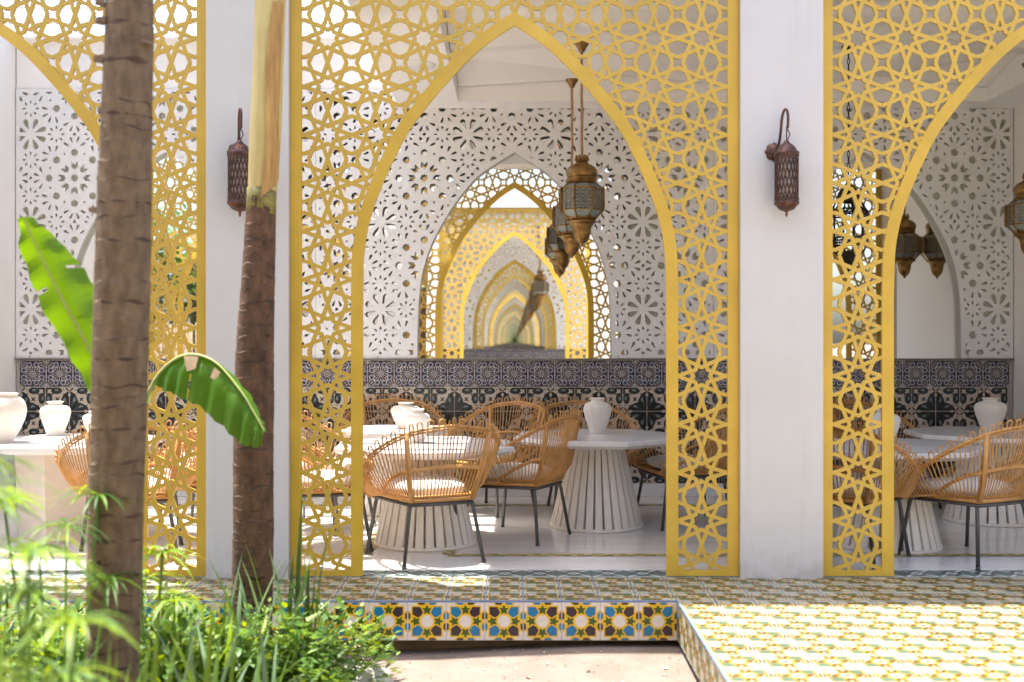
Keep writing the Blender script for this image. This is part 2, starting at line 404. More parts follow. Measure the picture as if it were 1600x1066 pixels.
def make_screen_meshes():
    quads = []; SL = star_lines()
    inA = lambda x, z: abs(x) < 0.80 and z < 1.8 or (z < 3.1 and abs(x) < 0.8*max(0, (3.1-z)/1.5)**0.7)
    for iu in range(-5, 6):
        for iz in range(-1, 13):
            cx = ux(iu); cz = ZS+iz*PZ
            if abs(cx) < 0.55 and cz < 2.2: continue
            if abs(cx) < 0.3 and cz < 2.6: continue
            for pl in SL:
                pts = [(ux(iu+p[0]) if True else 0, cz+p[1]*PZ) for p in pl]
                if all(abs(x) > HW or z < -0.05 or z > TOP+0.05 for x, z in pts): continue
                if all(abs(x) < 0.80 and z < 1.7 for x, z in pts): continue
                quads += ribbon(pts, 0.0215)
    n = len(quads)
    v, f, of = cdt(quads+[[(-HW+0.03, 0.012), (HW-0.03, 0.012), (HW-0.03, TOP-0.02), (-HW+0.03, TOP-0.02)], offset_curve(inner[:mid], 0.03)+[(0, 3.166+0.04)]+[(-x, z) for x, z in reversed(offset_curve(inner[:mid], 0.03))]])
    cell = {}; G = 0.04
    for q in quads:
        x0 = min(p[0] for p in q); x1 = max(p[0] for p in q); z0 = min(p[1] for p in q); z1 = max(p[1] for p in q)
        for i in range(int(x0//G), int(x1//G)+1):
            for j in range(int(z0//G), int(z1//G)+1): cell.setdefault((i, j), []).append(q)
    def covered(x, z):
        for q in cell.get((int(x//G), int(z//G)), ()):
            c = False; j = 3
            for i in range(4):
                (xi, zi), (xj, zj) = q[i], q[j]
                if (zi > z) != (zj > z) and x < (xj-xi)*(z-zi)/(zj-zi)+xi: c = not c
                j = i
            if c: return True
        return False
    arch_in = offset_curve(inner[:mid], 0.03)
    def in_arch(x, z):
        x = -abs(x)
        if z < arch_in[1][1]: return x > arch_in[1][0]
        for (xa, za), (xb, zb) in zip(arch_in, arch_in[1:]+[(0, 3.206)]):
            if za <= z <= zb: return x > xa+(xb-xa)*(z-za)/max(1e-9, zb-za)
        return False
    tri = []
    for t in f:
        x = sum(v[i][0] for i in t)/3; z = sum(v[i][1] for i in t)/3
        if abs(x) < HW-0.03 and 0.012 < z < TOP-0.02 and not in_arch(x, z) and covered(x, z): tri.append(t)
    lat = plate(v, tri, 0.018)
    v, f, of = cdt([[(-HW, 0.004), (HW, 0.004), (HW, TOP), (-HW, TOP)], [(-HW+0.063, 0.036), (HW-0.063, 0.036), (HW-0.063, TOP-0.05), (-HW+0.063, TOP-0.05)], outer, [(x, z if 0 < i < len(inner)-1 else -0.1) for i, (x, z) in enumerate(inner)]])
    tri = [t for t, o in zip(f, of) if 0 in o and 3 not in o and (1 not in o or 2 in o)]
    fr = plate(v, tri, 0.026)
    ms = []
    for nm, (vs, fs), m in (('lattice', lat, gold), ('frame', fr, goldf)):
        me = bpy.data.meshes.new(nm); me.from_pydata(vs, [], fs); me.materials.append(m); ms.append(me)
    return ms
lat_me, fr_me = make_screen_meshes()
def screen(x, label, y=YS):
    e = empty('arch_screen', (x, y, 0)); tag(e, label, 'screen', 'gold arch screens')
    new('lattice', lat_me, e, (0, 0.004, 0)); new('frame', fr_me, e)
    return e
screens = [screen(0, 'gold pointed arch screen in the middle, whole arch in view'),
           screen(-PER, 'gold arch screen at the left, behind the thick palm trunk'),
           screen(PER, 'gold arch screen at the right edge, beside the bare white pillar')]
for o, lb in zip(screens, ('gold arch screen of the facing pavilion, straight ahead in the mirror', 'gold arch screen of the facing pavilion, right of its middle arch', 'gold arch screen of the facing pavilion, left of its middle arch')):
    c = turn(o); tag(c, lb, 'screen', 'gold arch screens of the facing pavilion')

# ------------------------------------------------------------------ perforated white panels over the mirror
pan_l = [(-0.849, 1.18), (-0.849, 1.205), (-0.846, 1.45), (-0.840, 1.64), (-0.823, 1.842), (-0.785, 2.026), (-0.726, 2.194), (-0.642, 2.361), (-0.542, 2.523), (-0.425, 2.68), (-0.274, 2.83), (0, 3.004)]
pc = [tuple(p) for p in catmull(pan_l, 4)]
parch = pc+[(-x, z) for x, z in reversed(pc[:-1])]
PP = 0.7637
def petal(r0, r1, wd, a, c=(0, 0), tip=0.25, n=5):
    pts = []
    L = r1-r0
    prof = [(0, tip*0.25), (0.25, 0.5), (0.55, 0.85), (0.78, 1.0), (0.93, 0.8), (1.0, 0.35)]
    for t, k in prof: pts.append((r0+L*t, wd/2*k))
    for t, k in reversed(prof): pts.append((r0+L*t, -wd/2*k))
    return rotp(pts, a, c)
def pattern_holes():
    """holes of one repeat, centred on the arrow star"""
    H = []
    k = PP/728.0
    H.append(ngon(8, 36*k, (0, 0), 0, 26*k))
    for i in range(8):
        a = i*math.pi/4
        che = [(70, 0), (90, 27), (138, 27), (112, 0), (138, -27), (90, -27)]
        H.append(rotp([(x*k, y*k) for x, y in che], a))
        c = (212*k*math.cos(a), 212*k*math.sin(a))
        H.append(ngon(8, 35*k, c, a, 26*k))
        for sgn in (1, -1):
            for (bx, by, ex, ey, wd) in ((78, 15, 128, 36, 23), (54, 42, 79, 90, 23)):
                p0 = Vector((bx*k, by*k*sgn)); p1 = Vector((ex*k, ey*k*sgn)); d = p1-p0
                pet = petal(0, d.length, wd*k, math.atan2(d.y, d.x), (p0.x, p0.y))
                H.append(rotp(pet, a, c))
        b = a+math.pi/8
        H.append(ngon(5, 13*k, (217*k*math.cos(b), 217*k*math.sin(b)), b, 6*k))
    return H
def flower_holes():
    H = []; k = PP/728.0
    for i in range(8):
        H.append(petal(44*k, 134*k, 45*k, math.pi/8+i*math.pi/4))
    for i in range(4):
        a = i*math.pi/2; c = (213*k*math.cos(a), 213*k*math.sin(a))
        for j in range(8):
            H.append(rotp([(42*k, 7*k), (68*k, 7*k), (68*k, -7*k), (42*k, -7*k)], j*math.pi/4, c))
    for i in range(2):
        a = i*math.pi/2
        H.append(ngon(8, 14*k, (364*k*math.cos(a), 364*k*math.sin(a)), 0))
    return H
def make_panel(x0, x1, xc, flower_x, flower_z=3.16):
    """panel from x0 to x1 with its arch centred on xc"""
    Z0, Z1 = 1.205, 3.56; mg = 0.03
    polys = [[(x0, Z0), (x1, Z0), (x1, Z1), (x0, Z1)], [(x+xc, z if i not in (0, len(parch)-1) else 1.1) for i, (x, z) in enumerate(parch)],
             [(x0+mg, Z0+mg), (x1-mg, Z0+mg), (x1-mg, Z1-mg), (x0+mg, Z1-mg)]]
    off = offset_curve(parch[:len(parch)//2], 0.035)+[(0, 3.004+0.05)]
    off = off+[(-x, z) for x, z in reversed(off[:-1])]
    polys.append([(x+xc, z if i not in (0, len(off)-1) else 1.1) for i, (x, z) in enumerate(off)])
    nb = len(polys)
    PH = pattern_holes(); FH = flower_holes()
    for i in range(-8, 9):
        for j in range(-5, 3):
            for (src, ox, oz) in ((FH, flower_x+i*PP, flower_z+j*PP), (PH, flower_x+(i+0.5)*PP, flower_z+(j+0.5)*PP)):
                if ox < x0-0.45 or ox > x1+0.45 or oz < Z0-0.45 or oz > Z1+0.45: continue
                for h in src:
                    hx = [p[0]+ox for p in h]; hz = [p[1]+oz for p in h]
                    if max(hx) < x0 or min(hx) > x1 or max(hz) < Z0 or min(hz) > Z1: continue
                    polys.append([(p[0]+ox, p[1]+oz) for p in h])
    v, f, of = cdt(polys)
    tri = []
    for t, o in zip(f, of):
        if 0 not in o or 1 in o: continue
        if 2 in o and 3 not in o and any(i >= nb for i in o): continue
        tri.append(t)
    return plate(v, tri, 0.035)
panel_spec = [(-4.35, -1.7365, -PER, -1.166-0.7637*4-0.0, 'white perforated panel with a pointed opening, left end of the back wall'),
              (-1.7335, 1.7335, 0.0, -1.17+0.0, 'white perforated panel with the middle pointed opening on the back wall'),
              (1.7365, 4.35, PER, 4.22, 'white perforated panel with a pointed opening, right end of the back wall')]
panels = []
for x0, x1, xc, fx, lb in panel_spec:
    if xc < 0: fx = -4.222
    vs, fs = make_panel(x0, x1, xc, fx)
    me = bpy.data.meshes.new('perforated_panel'); me.from_pydata(vs, [], fs); me.materials.append(panelm)
    o = new('perforated_panel', me, None, (0, YB, 0)); tag(o, lb, 'panel', 'perforated panels on the back wall'); panels.append(o)
    sm = MB()
    for q in range(-2, 3):                                   # screw heads along the bottom and ends
        sm.lathe([(0.0, 0.0), (0.008, 0.0), (0.008, 0.003), (0.0, 0.004)], 8, c=(0, 0, 0)) if False else None
    scr = MB(); k_ = 0
    for zz_ in (1.219,):
        for xq in [x0+0.12+i*0.42 for i in range(int((x1-x0)/0.42))]:
            if abs(xq-xc) < 0.9: continue
            scr.add([(xq+0.006*math.cos(a*math.pi/3), -0.002, zz_+0.006*math.sin(a*math.pi/3)) for a in range(6)], [(0, 1, 2, 3, 4, 5)][::1])
    if scr.v:
        s_ = scr.build('screw_heads', dkmetal, o); s_['kind'] = 'stuff'
c = turn(panels[1]); tag(c, 'white perforated panel of the facing pavilion, deep in the mirror', 'panel')
backm = mat('backing_board', (0.50, 0.50, 0.42), 0.7, var=0.06, scale=3)
for x0, x1, lb in ((-1.66, 1.06, 'mirror behind the middle pointed opening, doubling the arches'), (-3.98, -1.70, 'mirror behind the left perforated panel'), (2.08, 3.95, 'mirror behind the right perforated panel, showing dim wall and lanterns')):
    mr = MB().box(x0, x1, YM, YM+0.02, 1.20, 3.563).build('mirror', mirrorm); tag(mr, lb, 'mirror', 'mirrors on the back wall')
    if x0 < 0 < x1: c = turn(mr); tag(c, 'mirror on the back wall of the facing pavilion', 'mirror', 'mirrors of the facing pavilion')
def backing(x0, x1, xc, parent):
    off = offset_curve(parch[1:len(parch)//2], 0.02)+[(0, 3.03)]
    off = [(off[0][0], 1.1)]+off
    off = off+[(-x, z) for x, z in reversed(off[:-1])]
    v, f, of = cdt([[(x0, 1.204), (x1, 1.204), (x1, 3.557), (x0, 3.557)], [(x+xc, z) for x, z in off]])
    vs, fs = plate(v, [t for t, o in zip(f, of) if 0 in o and 1 not in o], 0.012)
    me = bpy.data.meshes.new('backing_board'); me.from_pydata(vs, [], fs); me.materials.append(backm)
    new('backing_board', me, parent, (0, 0.037, 0))
backing(-4.349, -2.35, -PER, panels[0]); backing(1.0, 1.73, 0, panels[1]); backing(1.74, 4.349, PER, panels[2])
# arch edge lining between panel and mirror
for k, xc in enumerate((0, -PER, PER)):
    lm = MB(); pts = parch[1:-1]
    for i in range(len(pts)-1):
        (xa, za), (xb, zb) = pts[i], pts[i+1]
        lm.add([(xc+xa, YB+0.036, za), (xc+xb, YB+0.036, zb), (xc+xb, YM-0.001, zb), (xc+xa, YM-0.001, za)], [(0, 1, 2, 3)])
    lm.build('edge_lining', mat('lining', (0.62, 0.63, 0.56), 0.5), panels[[1, 0, 2][k]], (0, -YB, 0))

# ------------------------------------------------------------------ tiles
def tile_mesh(name, size, layers, mats, th=0.008, gap=0.0016):
    """square glazed tile, print as flat coloured fields; layers: (material index, polygon in 0..1), later ones on top"""
    h = (size-gap)/2; b = 0.0022
    S = lambda p: [((x-0.5)*size, (y-0.5)*size) for x, y in p]
    polys = [[(-h+b, -h+b), (h-b, -h+b), (h-b, h-b), (-h+b, h-b)]]+[S(p) for _, p in layers]
    v, f, of = cdt(polys)
    mb = MB(); mb.v = [(x, y, th) for x, y in v]
    for t, o in zip(f, of):
        if 0 not in o: continue
        k = max(o); mb.f.append(tuple(t)); mb.m.append(layers[k-1][0] if k > 0 else 0); mb.sm.append(False)
    q = [(-h+b, -h+b), (h-b, -h+b), (h-b, h-b), (-h+b, h-b)]; r = [(-h, -h), (h, -h), (h, h), (-h, h)]
    mb.add([(x, y, th) for x, y in q]+[(x, y, th-b*0.7) for x, y in r]+[(x, y, 0) for x, y in r],
           [(i, 4+i, 4+(i+1) % 4, (i+1) % 4) for i in range(4)]+[(4+i, 8+i, 8+(i+1) % 4, 4+(i+1) % 4) for i in range(4)], 0)
    return mb.mesh(name, mats), mb
def glaze(name, rgb, rough=0.22, ov=0.06): return mat(name, srgb(*rgb), rough, var=0.10, scale=30, bump=0.05, bscale=40, objvar=ov)
# ornate wall tile: flower centred on corner (0,0), rings on (1,0) and (0,1)
WT = [glaze('wall_tile_cream', (196, 184, 170)), glaze('wall_tile_black', (26, 32, 34)), glaze('wall_tile_grey', (118, 128, 128)), glaze('wall_tile_brown', (120, 95, 80)), glaze('wall_tile_slate', (48, 60, 64))]
def sym(p): return [(y, x) for x, y in p]
L1 = []
def add2(mi, p): L1.append((mi, p)); L1.append((mi, sym(p)))
add2(1, [(-.05, -.05), (.10, .30), (.22, .33), (.30, .37), (.40, .37), (.50, .345), (.58, .30), (.66, .26), (.74, .19), (.80, .10), (.84, -.05)])
L1.append((1, [(-.05, -.05), (.4, -.05), (.34, .34), (-.05, .4)]))
add2(4, [(.13, .03), (.3, .20), (.42, .31), (.52, .28), (.62, .2), (.52, .14), (.36, .10)])
add2(2, [(.36, .13), (.44, .25), (.52, .25), (.60, .185), (.50, .17)])
add2(0, [(.50, -.05), (.62, .035), (.70, .06), (.76, .02), (.78, -.05)])
add2(1, ngon(14, .175, (1, 0))); add2(0, ngon(14, .125, (1, 0))); add2(3, ngon(6, .085, (1, 0), .3, .03)); add2(3, ngon(5, .03, (.93, .07)))
add2(1, ell(.145, .235, (.85, .53))); add2(4, ell(.095, .155, (.865, .53))); add2(2, ell(.045, .085, (.88, .53)))
add2(1, ell(.10, .165, (1.0, .84))); add2(4, ell(.045, .09, (1.0, .84)))
add2(1, ell(.045, .022, (.90, .24), .5)); add2(1, ell(.05, .024, (.70, .235), .4))
L1.append((1, ell(.055, .03, (.71, .71), R(45))))
for a in (45, -45): L1.append((1, rotp([(-.10, -.025), (.10, -.025), (.10, .025), (-.10, .025)], R(a), (.5, .5))))
WS = 0.21
wall_me, wall_mb = tile_mesh('tile', WS, L1, WT)
# fine flower tile of the band above
BT = [glaze('band_tile_pale', (204, 199, 200)), glaze('band_tile_navy', (18, 15, 32)), glaze('band_tile_blue', (86, 96, 122)), glaze('band_tile_brown', (84, 72, 74)), glaze('band_tile_slate', (62, 58, 74))]
L2 = []
D8 = [(sx_*px, sy_*py) for sx_ in (1, -1) for sy_ in (1, -1) for px, py in ((.335, .135), (.135, .335))]
FC = ((.5, .5), (0, 0), (1, 0), (1, 1), (0, 1))
L2.append((4, [(-.1, -.1), (1.1, -.1), (1.1, 1.1), (-.1, 1.1)]))              # slate ground
for c in FC:
    L2.append((0, ngon(16, .272, c, 0, .25)))                                 # pale halo of the flower
for px, py in D8:
    L2.append((0, ngon(12, .098, (.5+px, .5+py)))); L2.append((2, ngon(10, .080, (.5+px, .5+py)))); L2.append((1, ngon(8, .045, (.5+px, .5+py), 0, .025)))
for c in FC:
    for i in range(16):
        L2.append((1, rotp([(.105, -.016), (.235, -.036), (.256, 0), (.235, .036), (.105, .016)], i*math.pi/8+math.pi/16, c)))
    L2.append((3, ngon(12, .088, c))); L2.append((0, ngon(8, .062, c, 0, .04))); L2.append((3, ngon(8, .03, c)))
for sx_, sy_ in ((1, 1), (-1, 1), (1, -1), (-1, -1)):
    for (px, py) in ((.5, .25), (.25, .5), (.25, .25), (.5, .42), (.42, .5), (.5, .08), (.08, .5), (.235, .235)):
        c = (.5+sx_*px, .5+sy_*py); L2.append((0, ngon(4, .046, c, 0, .018)))
BS = 0.2336
band_me, band_mb = tile_mesh('tile', BS, L2, BT)
dado = MB().box(-4.35, 4.35, YB+0.012, YM-0.002, 0.0, 1.188).build('tiled_dado', grout); dado['kind'] = 'structure'
MB().box(-4.35, 4.35, YB-0.022, YM-0.004, 1.1885, 1.2015).build('ledge', ledgem, dado)
MB().box(-4.35, 4.35, YB-0.012, YB+0.010, 0.002, 0.112).build('skirting', panelm, dado)
ztop = 1.186
n_ = 37
for i in range(n_):
    x = -4.35+(8.7-n_*BS)/2+BS*(i+0.5)
    new('tile', band_me, dado, (x, YB+0.012, ztop-BS/2), (R(90), 0, 0))
rw = random.Random(3)
for r in range(4):
    for i in range(41):
        x = -4.35+(8.7-41*WS)/2+WS*(i+0.5); z = ztop-BS-WS*(r+0.5)
        # corner that holds the flower alternates so that four tiles make one motif
        fx = 0 if i % 2 == 0 else 1; fz = 0 if r % 2 == 0 else 1
        ang = {(0, 0): 0, (1, 0): 90, (1, 1): 180, (0, 1): 270}[(fx, fz)]
        o = new('tile', wall_me, dado, (x, YB+0.012+rw.uniform(-.0006, .0006), z))
        o.rotation_euler = (Matrix.Rotation(R(90), 3, 'X') @ Matrix.Rotation(R(ang), 3, 'Z')).to_euler()
# the facing pavilion's dado, joined
jd = MB()
def join_tiles(mb, src, xf, off):
    b = len(mb.v); mb.v += [xf(v) for v in src.v]
    mb.f += [tuple(b+i for i in f) for f in src.f]; mb.m += [m+off for m in src.m]; mb.sm += src.sm
for i in range(n_):
    x = -4.35+BS*(i+0.5)
    if abs(x) < 2.2: join_tiles(jd, band_mb, lambda v: (x+v[0], YB+0.012-v[2], ztop-BS/2+v[1]), 0)
o = jd.build('dado_tiles', BT); 
dd = MB().box(-4.35, 4.35, YB+0.012, YM-0.002, 0.0, 1.188).build('tiled_dado', grout); dd['kind'] = 'structure'
dd.location = (0, 2*MID, 0); dd.rotation_euler = (0, 0, math.pi); o.parent = dd; o['kind'] = 'stuff'
MB().box(-4.35, 4.35, YB-0.022, YM-0.004, 1.1885, 1.2015).build('ledge', ledgem, dd)

# step tile: yellow star lines on white with blue and aubergine fields
ST = [glaze('step_tile_white', (232, 224, 214)), glaze('step_tile_yellow', (236, 190, 28)), glaze('step_tile_blue', (14, 124, 172)), glaze('step_tile_aubergine', (58, 42, 54)), glaze('step_tile_green', (66, 92, 30))]
def step_layers(flip):
    L = []; bl, du = (2, 3) if not flip else (3, 2)
    N = lambda p: [(.5+x/2, .5+y/2) for x, y in p]
    def band(pts, wd=.085):
        for q in ribbon(pts, wd): L.append((1, N(q)))
    # fields between neighbouring tiles (half hexagons on all four edges)
    for k in range(4):
        for s, m in ((1, bl if k % 2 else du), (-1, du if k % 2 else bl)):
            hexo = [(1.0, s*.02), (.80, s*.12), (.80, s*.40), (1.0, s*.60), (1.3, s*.4), (1.3, s*.1)]
            L.append((m, N(rotp(hexo, k*math.pi/2))))
        for s in (1, -1):
            L.append((1, N(rotp([(.77, s*.02), (.82, s*.02-.0), (1.02, s*.0), (1.02, s*.065), (.86, s*.14), (.86, s*.39), (1.05, s*.56), (1.05, s*.65), (.79, s*.43), (.79, s*.1)], k*math.pi/2))))
    L.append((1, N([(-.82, -.82), (.82, -.82), (.82, .82), (-.82, .82)])))
    for k in range(4):
        a = k*math.pi/2
        m = bl if k % 2 else du
        L.append((m, N(rotp([(.75, .75), (.36, .75), (.19, .47), (.30, .30), (.47, .19), (.75, .36)], a))))
        L.append((4, N(rotp([(.88, .0), (.69, .085), (.70, .27), (.56, .14), (.36, .155), (.45, .0), (.36, -.155), (.56, -.14), (.70, -.27), (.69, -.085)], a))))
    L.append((1, N(ngon(8, .405, a0=math.pi/8)))); L.append((0, N(ngon(8, .335, a0=math.pi/8))))
    return L
step_a, _ = tile_mesh('tile', 0.2, step_layers(False), ST); step_b, _ = tile_mesh('tile', 0.2, step_layers(True), ST)
nosem = mat('glazed_edge', srgb(118, 140, 178), 0.25, var=0.15, scale=20)
riser = MB().box(-5.2, WX0, YE-0.001, YE+0.0075, -0.2, -0.004).build('step_riser', grout); riser['kind'] = 'structure'
for i in range(22):
    x = WX0-0.1-0.2*i
    new('tile', step_a if i % 2 else step_b, riser, (x, YE-0.001, -0.103), (R(90), 0, 0))
MB().box(-5.2, WX0-0.004, YE-0.010, YE+0.003, -0.0035, 0.004).build('edge_trim', nosem, riser)

# floor tile
FT = [glaze('floor_tile_white', (166, 166, 152), 0.45, 0.16), glaze('floor_tile_yellow', (150, 116, 20), 0.45, 0.16), glaze('floor_tile_brown', (80, 60, 8), 0.45, 0.16), glaze('floor_tile_teal', (70, 96, 80), 0.45, 0.16), glaze('floor_tile_blue', (98, 116, 150), 0.45, 0.16)]
L4 = []
N4 = lambda p: [(.5+x/2, .5+y/2) for x, y in p]
L4.append((4, N4([(-1, -1), (1, -1), (1, 1), (-1, 1)])))
L4.append((0, N4([(-.94, -.94), (.94, -.94), (.94, .94), (-.94, .94)])))
L4.append((1, N4([(-.83, -.83), (.83, -.83), (.83, .83), (-.83, .83)])))
for k in range(4):
    a = k*math.pi/2
    L4.append((0 if k % 2 else 3, N4(rotp([(.75, .75), (.34, .75), (.22, .52), (.36, .30), (.52, .22), (.75, .34)], a))))
    L4.append((2, N4(rotp([(.75, .27), (.46, .16), (.27, .0), (.46, -.16), (.75, -.27)], a))))
    L4.append((3 if k % 2 else 2, N4(rotp([(1.0, .30), (.86, .26), (.86, -.26), (1.0, -.30)], a))))
    L4.append((0, N4(rotp([(.70, .10), (.56, .0), (.70, -.10)], a))))
L4.append((1, N4(ngon(8, .40, a0=math.pi/8)))); L4.append((0, N4(ngon(8, .31, a0=math.pi/8)))); L4.append((2, N4(ngon(8, .20, a0=0, r2=.09))))
floor_me, floor_mb = tile_mesh('tile', 0.2, L4, FT, gap=0.003)
DT = [glaze('threshold_tile_green', (92, 108, 104), 0.3), glaze('threshold_tile_white', (208, 210, 206), 0.3), glaze('threshold_tile_dark', (60, 74, 74), 0.3)]
L5 = [(1, [(0, .95), (.95, 0), (1, .05), (.05, 1)]), (1, [(0, .05), (.95, 1), (1, .95), (.05, 0)]), (2, [(.5, .12), (.88, .5), (.5, .88), (.12, .5)]), (1, [(.5, .3), (.7, .5), (.5, .7), (.3, .5)]), (0, [(.5, .38), (.62, .5), (.5, .62), (.38, .5)]),
      (1, [(0, 0), (1, 0), (1, .06), (0, .06)]), (1, [(0, .94), (1, .94), (1, 1), (0, 1)])]
thr_me, thr_mb = tile_mesh('tile', 0.2, L5, DT)
tf = empty('terrace_paving', (0, 0, 0)); tf['kind'] = 'structure'
n_single = 0
rest = MB()
for r in range(3):
    for i in range(-25, 26):
        x = WX0+0.1+0.2*i; y = YE+0.1+0.2*r
        if x < -5.1 or x > 5.1: continue
        if -3.0 < x < 3.0: new('tile', floor_me, tf, (x, y, -0.008+rw.uniform(-.0007, .0007)), (0, 0, R(90*(rw.randint(0, 0)))))
        else: join_tiles(rest, floor_mb, lambda v: (x+v[0], y+v[1], v[2]-0.008), 0)
        x2 = x; y2 = YE+0.7
        if r == 0:
            if -3.1 < x < 3.1: new('tile', thr_me, tf, (x2, y2, -0.008))
o = rest.build('far_tiles', FT, tf); o['kind'] = 'stuff'
struct('threshold', MB().box(-5.2, 5.2, YE+0.802, YS+0.206, -0.2, 0.0005), marble) if False else None
wf = empty('walkway_paving', (0, 0, 0)); wf['kind'] = 'structure'
rest = MB()
for r in range(24):
    for i in range(17):
        x = WX0+0.1+0.2*i; y = YE-0.1-0.2*r
        if y > 4.15 and x < 0.48*y+0.1: new('tile', floor_me, wf, (x, y, -0.008+rw.uniform(-.0007, .0007)))
        else: join_tiles(rest, floor_mb, lambda v: (x+v[0], y+v[1], v[2]-0.008), 0)
o = rest.build('far_tiles', FT, wf); o['kind'] = 'stuff'
for r in range(23):
    y = YE-0.106-0.2*r
    o = new('tile', floor_me, wf, (WX0+0.008, y, -0.103), (R(90), 0, R(-90)))
MB().box(WX0-0.004, WX0+0.006, 2*MID-YE+0.02, YE-0.012, -0.0035, 0.007).build('edge_trim', nosem, wf)

# ------------------------------------------------------------------ dining tables
def octa(r, a0): return ngon(8, r, (0, 0), a0)
TT = MB(); TZ = 0.665
A = octa(0.63, R(22.5)); B = octa(0.622, R(22.5)); C_ = octa(0.55, R(22.5))
vs = [(x, y, TZ) for x, y in B]+[(x, y, TZ-0.006) for x, y in A]+[(x, y, TZ-0.030) for x, y in A]+[(x, y, TZ-0.058) for x, y in C_]
fs = [tuple(range(8))]
for k in range(3): fs += [(8*k+i, 8*(k+1)+i, 8*(k+1)+(i+1) % 8, 8*k+(i+1) % 8) for i in range(8)]
fs.append(tuple(24+i for i in reversed(range(8))))
TT.add(vs, fs)
top_me = TT.mesh('table_top', tabletop)
NS = 30
slat = MB(); r0, r1 = 0.335, 0.195; z0, z1 = 0.024, 0.608; hw0, hw1, th = 0.0262, 0.0162, 0.026
slat.add([(r0, -hw0, z0), (r0, hw0, z0), (r0-th, hw0, z0), (r0-th, -hw0, z0), (r1, -hw1, z1), (r1, hw1, z1), (r1-th, hw1, z1), (r1-th, -hw1, z1)],
         [(0, 1, 2, 3), (7, 6, 5, 4), (0, 4, 5, 1), (1, 5, 6, 2), (2, 6, 7, 3), (3, 7, 4, 0)])
slat_me = slat.mesh('slat', slatm)
ring = MB(); ring.lathe([(0.0, 0.001), (0.338, 0.001), (0.342, 0.006), (0.342, 0.020), (0.336, 0.0235), (0.30, 0.0235), (0.0, 0.0235)], 48, smooth=False)
ring_me = ring.mesh('base_ring', slatm)
core = MB(); core.lathe([(0.10, 0.024), (0.10, 0.607)], 16)
core_me = core.mesh('inner_post', slatm)
def table(x, y, label, rz=0.0, sc_=1.0):
    t = empty('dining_table', (x, y, 0.001), rz); tag(t, label, 'table', 'white slatted dining tables')
    new('table_top', top_me, t); new('base_ring', ring_me, t); new('inner_post', core_me, t)
    for i in range(NS): new('slat', slat_me, t, (0, 0, 0), (0, 0, 2*math.pi*i/NS))
    t.scale = (sc_, sc_, 1); return t
table(-0.60, 7.52, 'white table with slatted cone base in the middle arch, nearer one at left', R(4))
table(0.60, 8.22, 'white table with slatted cone base in the middle arch, bearing a lone ribbed vase', R(-7))
table(-0.95, 8.85, 'smaller white table pushed back near the tiled wall, behind the front left chair', R(3), 0.72)
table(2.47, 7.42, 'white slatted table just behind the right gold screen', R(9))
table(3.60, 8.47, 'white slatted table deep in the right bay, half cut by the picture edge', R(-3))
t = empty('dining_table', (-3.09, 7.82, 0.001)); tag(t, 'white marble table on a solid plinth at the left edge, with big round vase', 'table')
new('table_top', top_me, t)
pm = MB(); P4 = [(-.40, .0), (.0, -.46), (.46, .0), (.0, .46)]
pm.add([(x*.92, y*.92, 0.0) for x, y in P4]+[(x, y, 0.607) for x, y in P4], [(0, 1, 5, 4), (1, 2, 6, 5), (2, 3, 7, 6), (3, 0, 4, 7), (3, 2, 1, 0), (4, 5, 6, 7)])
pm.build('plinth', mat('plinth_stone', (0.70, 0.60, 0.52), 0.6, var=0.08, scale=4), t)

# ------------------------------------------------------------------ rattan armchairs (front towards -y)
ZB = 0.375
FLc, BLc = Vector((-0.265, -0.25, ZB)), Vector((-0.19, 0.22, ZB))
rim_half = [(-0.275, -0.275, 0.405), (-0.345, -0.225, 0.435), (-0.395, -0.11, 0.50), (-0.410, 0.02, 0.575), (-0.385, 0.15, 0.66), (-0.315, 0.27, 0.735), (-0.20, 0.345, 0.785), (0, 0.375, 0.81)]
def rim_pt(t):                                               # t 0..1 from left front to middle back
    P = RIM; f = t*(len(P)-1); i = min(int(f), len(P)-2); return P[i].lerp(P[i+1], f-i)
RIM = catmull(rim_half, 10)
TB = 0.80                                                    # where the back post meets the rim
def base_pt(t):
    if t < TB: return FLc.lerp(BLc, t/TB)
    return BLc.lerp(Vector((0, 0.225, ZB)), (t-TB)/(1-TB))
def mx(p): return Vector((-p.x, p.y, p.z))
spk = MB(); NSIDE = 28; NBK = 10
ts = [0.02+(TB-0.03)*i/(NSIDE-1) for i in range(NSIDE)]+[TB+0.02+(1-TB-0.02)*i/(NBK-1) for i in range(NBK)]
rs_ = random.Random(2)
for side in (0, 1):
    tops = []
    for k, t in enumerate(ts):
        if side and k == len(ts)-1: continue
        b = base_pt(t); r = rim_pt(t)
        bow = Vector((b.x*0.10, 0.03*(b.y > 0), -0.05)) if t < TB else Vector((0, 0.02, 0))
        m1 = b.lerp(r, 0.35)+bow*0.8; m2 = b.lerp(r, 0.7)+bow*0.55
        d = (r-m2).normalized(); ext = r+d*(0.028+0.008*rs_.random())
        pts = [b, m1, m2, r, ext]
        if side: pts = [mx(p) for p in pts]
        spk.tube(pts, 0.0041, 5, cap=False); tops.append((pts[-1], pts[-1]-pts[-2]))
    for k in range(0, len(tops)-1):                          # hairpin loops joining neighbours
        (p, dp), (q, dq) = tops[k], tops[k+1]
        if (p-q).length > 0.09: continue
        if k % 2 == 0:
            d = (dp.normalized()+dq.normalized()).normalized()*0.014
            spk.tube([p, p.lerp(q, 0.15)+d*0.75, p.lerp(q, 0.5)+d*1.1, p.lerp(q, 0.85)+d*0.75, q], 0.0046, 5, cap=False)
spk_me = spk.mesh('rattan_spokes', rattan)
rail = MB()
